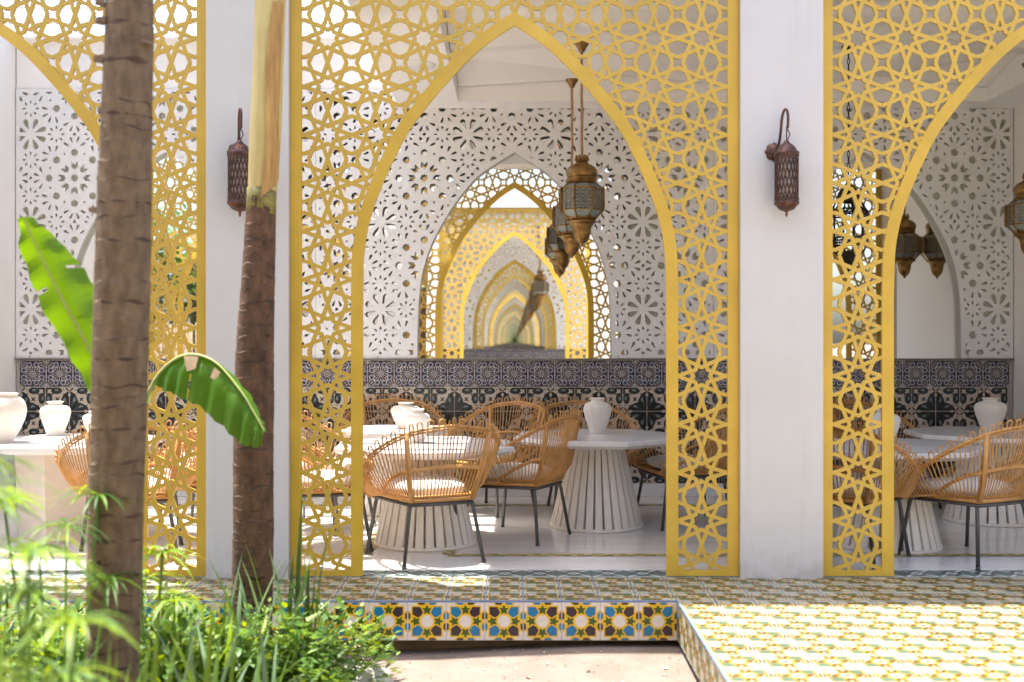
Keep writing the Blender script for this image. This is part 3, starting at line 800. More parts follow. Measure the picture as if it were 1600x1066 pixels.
for off, rad in ((0.0, 0.0072), (-0.020, 0.0042)):
    L = []
    for t in [i/40 for i in range(41)]:
        b = base_pt(t); r = rim_pt(t); d = (r-b).normalized(); L.append(r+d*off+Vector((0, 0, 0)))
    allp = L+[mx(p) for p in reversed(L[:-1])]
    rail.tube(allp, rad, 6)
    # weave binding: a wavy strand that passes in front of and behind the spokes
    wv_ = []
    for i, p in enumerate(allp):
        o = Vector((p.x, p.y, 0)).normalized()*(0.010 if i % 2 else -0.010); wv_.append(p+o+Vector((0, 0, 0.006)))
    rail.tube(wv_, 0.0034, 5)
rail_me = rail.mesh('woven_rim', rattan)
fr = MB()
base_loop = [FLc, base_pt(0.4), BLc, Vector((0, 0.228, ZB)), mx(BLc), mx(base_pt(0.4)), mx(FLc)]
fr.tube(base_loop+[FLc], 0.0135, 8)
fr.tube([p+Vector((0, 0, 0.022)) for p in base_loop], 0.008, 6)
for s in (0, 1):
    p0 = BLc; p1 = rim_pt(TB); p = [p0, p0.lerp(p1, 0.5)+Vector((-0.006, 0.015, 0)), p1]
    if s: p = [mx(q) for q in p]
    fr.tube(p, 0.0155, 8)
    f0 = FLc; f1 = rim_pt(0.03); p = [f0, f0.lerp(f1, 0.5)+Vector((0, -0.02, 0)), f1]
    if s: p = [mx(q) for q in p]
    fr.tube(p, 0.013, 8)
midr = []
for t, h in ((0.30, 0.0), (0.36, 0.16), (0.46, 0.30), (0.58, 0.42), (0.70, 0.465), (0.80, 0.47), (0.9, 0.475), (1.0, 0.48)):
    b = base_pt(t); r = rim_pt(t); midr.append(b.lerp(r, h)+(Vector((b.x*0.06, 0.012, -0.01)) if h > 0 else Vector()))
ml = [Vector(q) for q in catmull(midr, 5)]
fr.tube(ml+[mx(p) for p in reversed(ml[:-1])], 0.0105, 7)
w2 = []
for i, p in enumerate(ml+[mx(p) for p in reversed(ml[:-1])]): w2.append(p+Vector((0, 0.009 if i % 2 else -0.004, 0.008 if i % 2 else 0.012)))
fr.tube(w2, 0.004, 5)
frame_me = fr.mesh('rattan_frame', rattand)
sf = MB()
sl2 = [p-Vector((0, 0, 0.024)) for p in base_loop]
sf.tube(sl2+[sl2[0]], 0.0105, 8)
steel_me = sf.mesh('seat_frame', blackm)
def leg_mesh(a, b):
    m = MB(); a = Vector(a); b = Vector(b); out = (b-a); out.z = 0
    start = a-out*0.9; 
    m.tube([start, a-out*0.10, a+out*0.12+Vector((0, 0, -0.012)), a+out*0.24+Vector((0, 0, -0.045)), b], 0.0115, 8)
    m.tube([b+Vector((0, 0, -0.002)), b+Vector((0, 0, 0.012))], 0.0135, 8)
    return m.mesh('leg', blackm)
zf = ZB-0.024
legs = [leg_mesh((s*0.245, -0.215, zf), (s*0.295, -0.275, 0.003)) for s in (-1, 1)]+[leg_mesh((s*0.185, 0.20, zf), (s*0.245, 0.255, 0.003)) for s in (-1, 1)]
cu = MB(); NU, NV = 28, 9
for j in range(NV+1):
    ph = -math.pi/2+math.pi*j/NV
    for i in range(NU):
        th_ = 2*math.pi*i/NU; ce = lambda c, e: math.copysign(abs(c)**e, c)
        x = ce(math.cos(th_), 0.45)*ce(math.cos(ph), 0.35); y = ce(math.sin(th_), 0.45)*ce(math.cos(ph), 0.35); z = ce(math.sin(ph), 0.8)
        wx = 0.225-0.05*y
        dome = 0.012*(1-min(1, x*x+y*y))
        cu.v.append((x*wx, y*0.215-0.015, ZB+0.05+z*0.04+(dome if z > 0 else 0)))
for j in range(NV):
    for i in range(NU): cu.f.append((j*NU+i, j*NU+(i+1) % NU, (j+1)*NU+(i+1) % NU, (j+1)*NU+i)); cu.m.append(0); cu.sm.append(True)
cush_me = cu.mesh('cushion', cushm)
def chair(x, y, deg, label):
    c = empty('rattan_armchair', (x, y, 0.001), R(deg)); tag(c, label, 'chair', 'rattan armchairs round the tables')
    s = new('rattan_spokes', spk_me, c); s['kind'] = 'stuff'
    new('woven_rim', rail_me, c); new('rattan_frame', frame_me, c); new('seat_frame', steel_me, c); new('cushion', cush_me, c)
    for l in legs: new('leg', l, c)
    c.scale = (1.05, 1.05, 1.05); return c
CH = [(-0.535, 6.99, 205, 'rattan armchair seen from behind, nearest one inside the middle arch'),
      (0.03, 7.75, 243, 'rattan armchair turned sideways between the two middle tables, nearer of the pair'),
      (-0.20, 9.00, -38, 'rattan armchair against the tiled wall, behind the sideways chair between tables'),
      (-1.42, 8.15, 72, 'sunlit rattan armchair at left of the middle table, showing its inside'),
      (-1.32, 7.35, 118, 'sunlit rattan armchair with white cushion behind the left leg of the middle screen'),
      (-1.02, 9.36, 5, 'rattan armchair close to the tiled wall, behind the small back table'),
      (0.57, 9.00, 8, 'rattan armchair facing forward behind the table with the lone vase'),
      (1.27, 8.35, -78, 'rattan armchair behind the right leg of the middle screen'),
      (2.84, 6.98, 208, 'rattan armchair seen from behind in the right bay, largest there'),
      (2.06, 6.98, 146, 'rattan armchair behind the lattice leg of the right screen'),
      (3.02, 9.12, 32, 'rattan armchair by the tiled wall in the right bay'),
      (4.06, 8.66, -70, 'rattan armchair at the right picture edge, behind the largest one'),
      (-2.28, 7.72, -93, 'sunlit rattan armchair behind the lattice of the left screen'),
      (-2.38, 8.75, -50, 'rattan armchair deeper in the left bay behind the lattice'),
      (-2.40, 7.05, 200, 'rattan armchair half hidden by the thick palm trunk')]
for c in CH: chair(*c)

# ------------------------------------------------------------------ vases
def vase(x, y, z, h, r, label, ribs=26, plain=False):
    prof = [(0.0, 0.0), (0.50, 0.0), (0.55, 0.03), (0.70, 0.22), (0.88, 0.45), (0.98, 0.62), (1.0, 0.70), (0.95, 0.78), (0.78, 0.85), (0.56, 0.885), (0.47, 0.91), (0.46, 0.94), (0.54, 0.985), (0.56, 1.0), (0.50, 1.0), (0.42, 0.95), (0.40, 0.85)]
    if plain: prof = [(0.0, 0.0), (0.46, 0.0), (0.50, 0.02), (0.72, 0.22), (0.92, 0.45), (1.0, 0.62), (0.97, 0.76), (0.86, 0.87), (0.70, 0.925), (0.66, 0.94), (0.68, 0.99), (0.70, 1.0), (0.62, 1.0), (0.58, 0.92)]
    pr = [tuple(q) for q in catmull([(a, b, 0) for a, b in prof], 3)]
    pr = [(max(0, q[0])*r, q[1]*h) for q in pr]
    m = MB()
    f = None if plain else (lambda t, a: 1+(0.034*math.cos(ribs*(a+0.5*t))*max(0, min(1, 4*t))*max(0, min(1, (0.62-t)*12))))
    m.lathe(pr, 104 if not plain else 40, ripple=f)
    o = m.build('vase', ceram, None, (x, y, z)); return tag(o, label, 'vase', 'white vases on the tables')
ZT = TZ+0.002
vase(-0.66, 7.62, ZT, 0.225, 0.085, 'small white vase on the nearer middle table, behind a chair back')
vase(-0.86, 8.86, ZT, 0.20, 0.115, 'wide white vase on the small back table')
vase(0.62, 8.38, ZT, 0.262, 0.103, 'ribbed white vase alone on the right middle table')
vase(2.46, 7.47, ZT, 0.23, 0.105, 'white vase on the right bay table, half behind the gold screen')
vase(3.66, 8.62, ZT, 0.25, 0.115, 'cream ribbed vase at the right, before the dark tiles')
vase(-3.50, 7.62, ZT, 0.33, 0.17, 'big plain round white vase at the left edge', plain=True)
vase(-3.36, 8.20, ZT, 0.245, 0.105, 'ribbed white vase beside the big round one')
vase(-3.10, 8.28, ZT, 0.17, 0.085, 'small white vase just left of the thick palm trunk')

# ------------------------------------------------------------------ pendant lanterns
def lantern_parts():
    D = {}
    k8 = math.pi/8
    d = MB(); d.lathe([(0.098, 0.490), (0.106, 0.500), (0.109, 0.520), (0.104, 0.545), (0.086, 0.566), (0.060, 0.580), (0.040, 0.594), (0.032, 0.612)], 24, ripple=lambda t, a: 1+0.03*math.cos(12*a))
    D['dome'] = d.mesh('dome', brass)
    f = MB()
    for i in range(6):
        a = i*math.pi/3; c, s = math.cos(a), math.sin(a)
        f.tube([(c*.028, s*.028, .600), (c*.040, s*.040, .618), (c*.036, s*.036, .634), (c*.040, s*.040, .648)], [.012, .013, .010, .005], 6)
    D['finial'] = f.mesh('finial', brass)
    nk = MB(); nk.lathe([(0.088, 0.458), (0.104, 0.462), (0.104, 0.468), (0.097, 0.471), (0.097, 0.475), (0.106, 0.479), (0.106, 0.486), (0.098, 0.490)], 24)
    D['neck_ring'] = nk.mesh('neck_ring', brass)
    lv_ = [(0.090, 0.457), (0.154, 0.405), (0.156, 0.254), (0.094, 0.184)]
    P = [[(r*math.cos(k8+i*math.pi/4), r*math.sin(k8+i*math.pi/4), z) for i in range(8)] for r, z in lv_]
    fr_ = MB()
    for L in P: fr_.tube(L, 0.0058, 5, closed=True, smooth=False)
    for a, b in ((0, 1), (1, 2), (2, 3)):
        for i in range(8): fr_.tube([P[a][i], P[b][i]], 0.0055 if a != 1 else 0.0075, 5)
    for i in range(8):                                        # pierced corner crests
        a = k8+i*math.pi/4
        fr_.tube([(0.160*math.cos(a), 0.160*math.sin(a), 0.245), (0.166*math.cos(a), 0.166*math.sin(a), 0.27), (0.166*math.cos(a), 0.166*math.sin(a), 0.395), (0.160*math.cos(a), 0.160*math.sin(a), 0.42)], 0.0045, 5)
        m0 = Vector(P[1][i]).lerp(Vector(P[1][(i+1) % 8]), 0.5); m1 = Vector(P[2][i]).lerp(Vector(P[2][(i+1) % 8]), 0.5)
        if i % 2: continue
    D['frame'] = fr_.mesh('frame', brass)
    fil = MB()                                                # filigree over the panes
    for i in range(8):
        A0, A1 = Vector(P[1][i]), Vector(P[1][(i+1) % 8]); B0, B1 = Vector(P[2][i]), Vector(P[2][(i+1) % 8])
        q = lambda u, v: A0.lerp(A1, u).lerp(B0.lerp(B1, u), v)*1.0
        for n in range(6):
            for m in range(3):
                u0, v0 = m/3, n/6; cc = [q(u0+1/6+math.cos(a)*0.155, v0+1/12+math.sin(a)*0.082) for a in [j*math.pi/3 for j in range(6)]]
                fil.tube(cc, 0.0019, 4, closed=True, smooth=False)
    D['filigree'] = fil.mesh('filigree', brass)
    gl = []
    for (a, b) in ((0, 1), (1, 2), (2, 3)):
        g_ = MB()
        for i in range(8):
            A0, A1, B1, B0 = [Vector(p) for p in (P[a][i], P[a][(i+1) % 8], P[b][(i+1) % 8], P[b][i])]
            c = (A0+A1+B0+B1)/4; sh = [c.lerp(p, 0.95)-Vector((c.x, c.y, 0))*0.02 for p in (A0, A1, B1, B0)]
            g_.add(sh, [(0, 1, 2, 3)])
        gl.append(g_.mesh('glass_panes', glassm))
    D['glass'] = gl
    so = MB()
    for i in range(8):                                        # brass spandrels round the sloping panes
        for a, b, u in ((0, 1, 0.0), (2, 3, 0.0)):
            A0, A1, B1, B0 = [Vector(p) for p in (P[a][i], P[a][(i+1) % 8], P[b][(i+1) % 8], P[b][i])]
            top = (A0, A1) if a == 0 else (B0, B1); bot = (B0, B1) if a == 0 else (A0, A1)
            m = bot[0].lerp(bot[1], 0.5); e = top[0].lerp(top[1], 0.5)
            so.add([top[0]*1.004, top[1]*1.004, (top[1].lerp(bot[1], .45))*1.004, e.lerp(m, .28)*1.004, (top[0].lerp(bot[0], .45))*1.004], [(0, 1, 2, 3, 4)])
    D['spandrels'] = so.mesh('spandrels', brass)
    t = MB(); t.lathe([(0.090, 0.184), (0.106, 0.181), (0.108, 0.174), (0.088, 0.168), (0.070, 0.150), (0.062, 0.125), (0.060, 0.095), (0.052, 0.062), (0.036, 0.038), (0.018, 0.024), (0.012, 0.016), (0.010, 0.006), (0.0, 0.0)], 16, ripple=lambda u, a: 1+0.10*math.cos(8*a)*max(0, min(1, u*4))*(1-u))
    D['tail'] = t.mesh('tail', brass)
    cp = MB(); cp.lathe([(0.052, 0.0), (0.050, -0.012), (0.036, -0.030), (0.024, -0.052), (0.018, -0.066), (0.0, -0.068)], 16)
    D['cup'] = cp.mesh('ceiling_cup', brass)
    return D
LP = lantern_parts()
cordm = mat('tan_cord', (0.46, 0.27, 0.14), 0.6, var=0.25, scale=40, bump=0.3, bscale=160)
def lantern(x, y, zb, zc, label, grp='pendant lanterns'):
    e = empty('pendant_lantern', (x, y, zb)); tag(e, label, 'lantern', grp)
    for n in ('dome', 'finial', 'neck_ring', 'frame', 'filigree', 'spandrels', 'tail'): new(n, LP[n], e)
    for g_ in LP['glass']: new('glass_panes', g_, e)
    new('ceiling_cup', LP['cup'], e, (0, 0, zc-zb))
    cd = MB(); H = zc-0.06-zb
    cd.tube([(0.002*math.sin(i*1.3), 0.002*math.cos(i*2.1), 0.58+(H-0.58)*i/14) for i in range(15)], 0.0105, 7); cd.build('cord', cordm, e)
    return e
la = lantern(0.475, 7.92, 2.02, 3.46, 'nearest brass lantern hanging in the middle arch')
lb_ = lantern(0.462, 9.02, 2.02, 3.46, 'second brass lantern in the middle arch, just behind the nearest')
lantern(3.90, 8.50, 1.98, 3.46, 'brass lantern cut by the right picture edge')
lantern(4.24, 8.46, 1.98, 3.46, 'brass lantern near the right wall, seen in the right mirror')
for o, t_ in ((la, 'brass lantern of the facing pavilion, larger one far inside the mirror'), (lb_, 'brass lantern of the facing pavilion, smaller one far inside the mirror')):
    c = turn(o); c.location.x = 0.475; tag(c, t_, 'lantern', 'lanterns of the facing pavilion')
# blackened lantern on a chain behind the right lattice
dk = empty('chain_lantern', (2.36, 7.92, 1.84)); tag(dk, 'blackened metal lantern on a chain behind the right lattice', 'lantern')
b_ = MB(); b_.lathe([(0.0, 0.0), (0.02, 0.02), (0.055, 0.05), (0.075, 0.10), (0.10, 0.14)], 12); b_.build('base', dkmetal, dk)
b_ = MB()
for i in range(12):
    a = i*math.pi/6; b_.tube([(0.10*math.cos(a), 0.10*math.sin(a), 0.14), (0.135*math.cos(a), 0.135*math.sin(a), 0.20), (0.135*math.cos(a), 0.135*math.sin(a), 0.42), (0.085*math.cos(a), 0.085*math.sin(a), 0.50)], 0.0055, 5)
for z, r in ((.14, .10), (.20, .135), (.24, .135), (.40, .135), (.44, .12), (.50, .085)): b_.tube([(r*math.cos(i*math.pi/12), r*math.sin(i*math.pi/12), z) for i in range(24)], 0.006, 5, closed=True)
for i in range(24):
    for s in (1, -1):
        a = i*math.pi/12; b_.tube([(0.135*math.cos(a), 0.135*math.sin(a), .20), (0.135*math.cos(a+s*.26), 0.135*math.sin(a+s*.26), .24)], .003, 4)
        b_.tube([(0.135*math.cos(a), 0.135*math.sin(a), .40), (0.112*math.cos(a+s*.26), 0.112*math.sin(a+s*.26), .46)], .003, 4)
b_.build('cage', dkmetal, dk)
b_ = MB(); b_.lathe([(0.085, 0.50), (0.09, 0.52), (0.075, 0.56), (0.045, 0.60), (0.02, 0.63), (0.012, 0.66)], 12); b_.build('cap', dkmetal, dk)
b_ = MB()
for i in range(22):
    z = 0.67+i*0.041; q = [(0.009*math.cos(a), 0, z+0.024*math.sin(a)) for a in [j*math.pi/4 for j in range(8)]]
    if i % 2: q = [(0, p[0], p[2]) for p in q]
    b_.tube(q, 0.003, 4, closed=True)
b_.build('chain', dkmetal, dk)
b_ = MB(); b_.lathe([(0.05, 1.60), (0.05, 1.59), (0.03, 1.57), (0.0, 1.565)], 12); b_.build('ceiling_cup', dkmetal, dk)
# round lamp set in the ceiling
dl = MB(); dl.lathe([(0.0, -0.012), (0.15, -0.012), (0.165, -0.006), (0.168, 0.0)], 36)
tag(dl.build('ceiling_lamp', panelm, None, (-0.745, 8.25, ZC-0.001)), 'flat round white lamp on the ceiling behind the left spandrel', 'lamp')

# ------------------------------------------------------------------ wall lanterns on the pillars
def sconce(x, label):
    e = empty('wall_lantern', (x, YS-0.046, 1.35+(532-340)/276)); tag(e, label, 'wall lantern', 'copper wall lanterns')
    ax = -0.105
    p = MB(); p.lathe([(0.0, 0.0), (0.052, 0.0), (0.05, 0.008), (0.034, 0.014), (0.03, 0.02), (0.0, 0.024)], 20, ripple=lambda t, a: 1+0.10*math.cos(8*a))
    p.build('backplate', copper, e, (-0.045, 0, 0.385), (R(90), 0, 0))
    a = MB(); a.tube([tuple(q) for q in catmull([(-0.045, -0.01, 0.385), (-0.028, -0.03, 0.42), (-0.020, -0.045, 0.48), (-0.016, -0.06, 0.56), (-0.008, -0.08, 0.605), (0.003, -0.095, 0.605), (0.008, ax, 0.565), (0.006, ax, 0.50)], 5)], 0.008, 7)
    a.tube([(0.0, ax, 0.50), (0.012, ax, 0.485), (0.018, ax, 0.465), (0.010, ax, 0.445), (0, ax, 0.43)], 0.0035, 5); a.tube([(0.0, ax, 0.51), (0.0, ax, 0.43)], 0.004, 5)
    a.build('arm', copper, e)
    d = MB(); d.lathe([(0.006, 0.435), (0.014, 0.428), (0.016, 0.420), (0.034, 0.408), (0.052, 0.388), (0.058, 0.372), (0.070, 0.366), (0.071, 0.352), (0.066, 0.345)], 28, c=(0, ax, 0), ripple=lambda t, a: 1+0.012*math.cos(14*a)); d.build('dome', copper, e)
    c = MB(); c.lathe([(0.0605, 0.088), (0.0605, 0.346)], 28, c=(0, ax, 0)); c.build('inner_sleeve', mat('lamp_sleeve', (0.30, 0.24, 0.20), 0.35, metal=0.4, var=0.4, scale=40), e)
    l = MB()
    for i in range(18):
        for s in (1, -1):
            l.tube([(0.0635*math.cos(t*s*0.9+i*math.pi/9), ax+0.0635*math.sin(t*s*0.9+i*math.pi/9), 0.105+0.225*t) for t in [j/12 for j in range(13)]], 0.0034, 4, cap=False)
    for z, r in ((0.345, .0045), (0.335, .0028), (0.325, .003), (0.112, .003), (0.100, .0045), (0.088, .004)): l.tube([(0.0655*math.cos(i*math.pi/14), ax+0.0655*math.sin(i*math.pi/14), z) for i in range(28)], r, 5, closed=True)
    l.build('pierced_sleeve', copper, e)
    b = MB(); b.lathe([(0.066, 0.090), (0.070, 0.084), (0.070, 0.074), (0.056, 0.064), (0.052, 0.056), (0.040, 0.044), (0.026, 0.038), (0.012, 0.034), (0.006, 0.024), (0.008, 0.018), (0.004, 0.008), (0.0, 0.0)], 28, c=(0, ax, 0), ripple=lambda t, a: 1+0.012*math.cos(14*a)); b.build('bottom_cap', copper, e)
sconce(1.525, 'copper pierced wall lantern on the clear right pillar')
sconce(-1.54, 'copper pierced wall lantern partly hidden by the slim palm')

# ------------------------------------------------------------------ garden: palms, banana plant, grasses, shrubs
def leafmat(name, c, c2, tr=0.4, rough=0.4, sc_=5): return mat(name, c, rough, col2=c2, scale=sc_, transl=tr, spec=0.4)
barkm = mat('palm_bark', (0.25, 0.175, 0.105), 0.9, col2=(0.12, 0.078, 0.045), scale=4.0, stretch=(7, 7, 3.2), bump=0.8, bscale=34, detail=9)
bark2 = mat('palm_bark_red', (0.19, 0.095, 0.048), 0.85, col2=(0.055, 0.03, 0.019), scale=4.0, stretch=(5, 5, 2.6), bump=0.7, bscale=30, detail=9)
ringm = mat('ring_scar', (0.095, 0.056, 0.034), 0.95, var=0.6, scale=16)
scarm = mat('leaf_scar', (0.27, 0.185, 0.13), 0.9, var=0.5, scale=30)
shaftm = mat('crownshaft', (0.68, 0.56, 0.24), 0.5, col2=(0.46, 0.33, 0.09), scale=3.2, stretch=(5, 5, 0.8), bump=0.15, bscale=30)
greenshaft = mat('green_shaft', (0.33, 0.33, 0.07), 0.5, col2=(0.14, 0.08, 0.03), scale=9, stretch=(2, 2, 6))
frondm = leafmat('palm_leaf', (0.12, 0.22, 0.03), (0.06, 0.13, 0.02))
banm = leafmat('banana_leaf', (0.10, 0.25, 0.015), (0.065, 0.175, 0.012), 0.45, 0.42, 4)
ribm = mat('banana_rib', (0.42, 0.46, 0.16), 0.45, var=0.2, scale=12)
drym = mat('dry_leaf', (0.46, 0.33, 0.20), 0.85, var=0.3, scale=20)
bladem = [leafmat('blade_dark', (0.10, 0.18, 0.05), (0.05, 0.11, 0.03), 0.3), leafmat('blade_mid', (0.19, 0.33, 0.05), (0.10, 0.20, 0.03), 0.4), leafmat('blade_blue', (0.18, 0.27, 0.13), (0.10, 0.18, 0.08), 0.3)]
lime = leafmat('lime_leaf', (0.25, 0.38, 0.03), (0.13, 0.25, 0.025), 0.42)
midg = leafmat('mid_leaf', (0.115, 0.225, 0.035), (0.05, 0.13, 0.024), 0.36)
paleg = leafmat('pale_leaf', (0.30, 0.41, 0.17), (0.15, 0.26, 0.07), 0.3)

def trunk_mesh(name, path, rad, m, seed, ring=0.058, step=0.012, n=26):
    rr = random.Random(seed); mb = MB(); P = catmull(path, 40); Rd = catmull([(r, 0, 0) for r in rad], 40)
    L = [0.0]
    for i in range(1, len(P)): L.append(L[-1]+(P[i]-P[i-1]).length)
    nxt = 0; vs = []; cur = 0; tilt = 0
    s = 0.0; rows = []
    while s < L[-1]:
        h = ring*rr.uniform(0.55, 1.5); tl = rr.uniform(-0.012, 0.012); ph = rr.uniform(0, 6.28)
        for fr_, k in ((0.0, 0.985), (0.12, 0.99), (0.5, 0.996), (0.85, 1.0), (0.93, 1.006), (0.99, 1.003)):
            rows.append((s+h*fr_, k*(1+rr.uniform(-.006, .006)), tl, ph))
        s += h
    for s_, k, tl, ph in rows:
        i = 0
        while i < len(L)-2 and L[i+1] < s_: i += 1
        t = min(1, (s_-L[i])/max(1e-6, L[i+1]-L[i])); p = P[i].lerp(P[i+1], t); r = Rd[i].lerp(Rd[i+1], t).x
        for j in range(n):
            a = 2*math.pi*j/n; q = r*k*(1+0.012*math.sin(3*a+ph)+0.008*math.sin(7*a+s_*9))
            vs.append((p.x+q*math.cos(a), p.y+q*math.sin(a), p.z+tl*math.sin(a+ph)+0.006*math.sin(5*a+ph)))
    fs = [(i*n+j, i*n+(j+1) % n, (i+1)*n+(j+1) % n, (i+1)*n+j) for i in range(len(rows)-1) for j in range(n)]
    mb.add(vs, fs, 0, True)
    for i in range(len(rows)-1):
        if i % 6 == 5:
            for j in range(n): mb.m[i*n+j] = 1
    return mb.mesh(name, [m, ringm])
def blade(mb, pts, wd, mi=0, fold=0.25, side=None, twist=0.0):
    """tapering leaf along pts with a folded middle"""
    k = len(pts); pts = [Vector(p) for p in pts]; b = len(mb.v)
    for i, p in enumerate(pts):
        t = (pts[min(i+1, k-1)]-pts[max(0, i-1)]).normalized()
        s = side if side is not None else t.cross(Vector((0, 0, 1)))
        if s.length < 1e-4: s = Vector((1, 0, 0))
        s = (s-t*s.dot(t)).normalized(); u = s.cross(t)
        if twist: s, u = s*math.cos(twist*i/k)+u*math.sin(twist*i/k), u*math.cos(twist*i/k)-s*math.sin(twist*i/k)
        f = i/(k-1); wv = wd*(wfun(f) if False else max(0.04, math.sin(math.pi*min(1, 0.08+0.92*f**0.75))**0.7))/2
        mb.v += [tuple(p-s*wv+u*fold*wv), tuple(p), tuple(p+s*wv+u*fold*wv)]
    for i in range(k-1):
        a = b+3*i
        mb.f += [(a, a+1, a+4, a+3), (a+1, a+2, a+5, a+4)]; mb.m += [mi, mi]; mb.sm += [True, True]
def frond(mb, o, d, L, droop, rr, n=26, ll=0.42):
    o = Vector(o); d = Vector(d).normalized(); pts = []
    p = o.copy(); v = d.copy()
    for i in range(n):
        pts.append(p.copy()); p = p+v*L/n; v = (v+Vector((0, 0, -droop/n))).normalized()
    mb.tube(pts, [0.018*(1-0.85*i/n)+0.003 for i in range(n)], 5, mi=1)
    for i in range(3, n):
        t = (pts[i]-pts[i-1]).normalized(); s = t.cross(Vector((0, 0, 1))).normalized(); f = i/n
        ln = ll*(0.35+math.sin(math.pi*f)**0.6)*rr.uniform(.85, 1.1)
        for sg in (1, -1):
            dd = (s*sg*0.8+t*0.55+Vector((0, 0, 0.15))).normalized()
            q = pts[i]; e = q+dd*ln; blade(mb, [q, q.lerp(e, .35)+Vector((0, 0, .02)), q.lerp(e, .7), e-Vector((0, 0, ln*.30))], 0.032, 0)
def palm(name, label, tr, parts, top, dirs, seed, L):
    e = empty(name, tuple(tr[0])); tag(e, label, 'palm tree', 'palms in the garden bed')
    off = -Vector(tr[0])
    for (nm, me) in parts:
        new(nm, me, e, tuple(off))
    cb = MB(); rr = random.Random(seed)
    for d, dr in dirs: frond(cb, top, d, L*rr.uniform(.9, 1.1), dr, rr)
    cb.build('crown', [frondm, ribm], e, tuple(off)); return e
t1 = [(-1.528, 4.2, -0.30), (-1.511, 4.2, 0.108), (-1.488, 4.2, 0.9), (-1.468, 4.2, 1.667), (-1.441, 4.2, 2.63), (-1.42, 4.2, 3.6), (-1.40, 4.22, 4.9)]
m1 = trunk_mesh('trunk', t1, [0.107, 0.100, 0.100, 0.101, 0.086, 0.08, 0.07], barkm, 4)
leafb = []                                                    # torn leaf bases still clinging to the trunk
for (z, a, ln) in ((2.60, 200, .05), (2.53, 205, .045), (2.39, 198, .05), (2.45, -30, .03), (1.83, 190, .05), (2.20, 195, .02)):
    sb = MB(); a = R(a); c = Vector((-1.468+0.028*(z-1.667)/0.96+0.088*math.cos(a), 4.2+0.088*math.sin(a), z))
    d = Vector((math.cos(a), math.sin(a), 0.1)); s = Vector((-math.sin(a), math.cos(a), 0)); u = Vector((0, 0, .022))
    sb.add([c-s*.03, c+s*.03, c+s*.022+d*ln*.7, c-s*.02+d*ln*.7, c-s*.03+u, c+s*.03+u, c+s*.022+d*ln*.7+u*.6, c-s*.02+d*ln*.7+u*.6],
           [(0, 1, 2, 3), (4, 7, 6, 5), (0, 4, 5, 1), (1, 5, 6, 2), (2, 6, 7, 3), (3, 7, 4, 0)])
    leafb.append(('leaf_base', sb.mesh('leaf_base', scarm)))
p1 = palm('palm_tree', 'thick ringed palm trunk blurred in the left foreground', t1, [('trunk', m1)]+leafb, (-1.40, 4.22, 4.88),
     [((-.8, .2, .9), .9), ((-.9, -.5, .8), 1.1), ((-.3, .8, 1.4), .5), ((.35, -.5, 1.6), .5), ((.5, .3, 1.6), .5)], 3, 1.9)
t2 = [(-1.262, 5.3, -0.30), (-1.239, 5.3, 0.235), (-1.231, 5.3, 1.144), (-1.215, 5.3, 1.60), (-1.196, 5.3, 2.05)]
m2 = trunk_mesh('trunk', t2, [0.104, 0.096, 0.092, 0.080, 0.068], bark2, 14, 0.055)
sh = MB(); pts = [(-1.197, 5.3, 2.03), (-1.190, 5.3, 2.10), (-1.178, 5.3, 2.35), (-1.162, 5.3, 2.75), (-1.150, 5.3, 3.1), (-1.13, 5.3, 3.6), (-1.12, 5.3, 3.95)]
sh.tube(catmull(pts, 6), [q.x for q in catmull([(r, 0, 0) for r in (.063, .069, .074, .070, .072, .060, .04)], 6)], 20)
gs = MB(); gs.tube([(-1.200, 5.3, 1.955), (-1.1965, 5.3, 2.03), (-1.195, 5.3, 2.075)], [.0705, .0695, .070], 20)
sheath = MB()                                                 # a split sheath that hugs the shaft
for i in range(13):
    f = i/12; z = 2.09+0.85*f; cx = -1.190+0.032*f; a0 = -88+16*f+9*math.sin(7*f); a1 = 34-12*f+9*math.sin(5*f+1)
    for j in range(6):
        a = R(a0+(a1-a0)*j/5); r = 0.0775-0.002*f+0.004*math.sin(j*1.2)
        sheath.v.append((cx+r*math.cos(a), 5.3+r*math.sin(a), z+0.07*(j-2.5)/2.5*(1-f)))
for i in range(12):
    for j in range(5): sheath.f.append((i*6+j, i*6+j+1, (i+1)*6+j+1, (i+1)*6+j)); sheath.m.append(0); sheath.sm.append(True)
p2 = palm('palm_tree', 'slimmer palm with pale yellow crownshaft in front of the left pillar', t2, [('trunk', m2), ('crownshaft', sh.mesh('crownshaft', shaftm)), ('collar', gs.mesh('collar', greenshaft)), ('dry_sheath', sheath.mesh('dry_sheath', mat('brown_sheath', (0.60, 0.38, 0.11), 0.6, col2=(0.33, 0.155, 0.045), scale=3.5, stretch=(9, 9, 1.0), bump=.2, bscale=40)))], (-1.12, 5.3, 3.9),
     [((-.6, .4, 1.4), .6), ((.15, .5, 1.9), .4), ((-.1, -.3, 2.0), .4)], 6, 1.7)

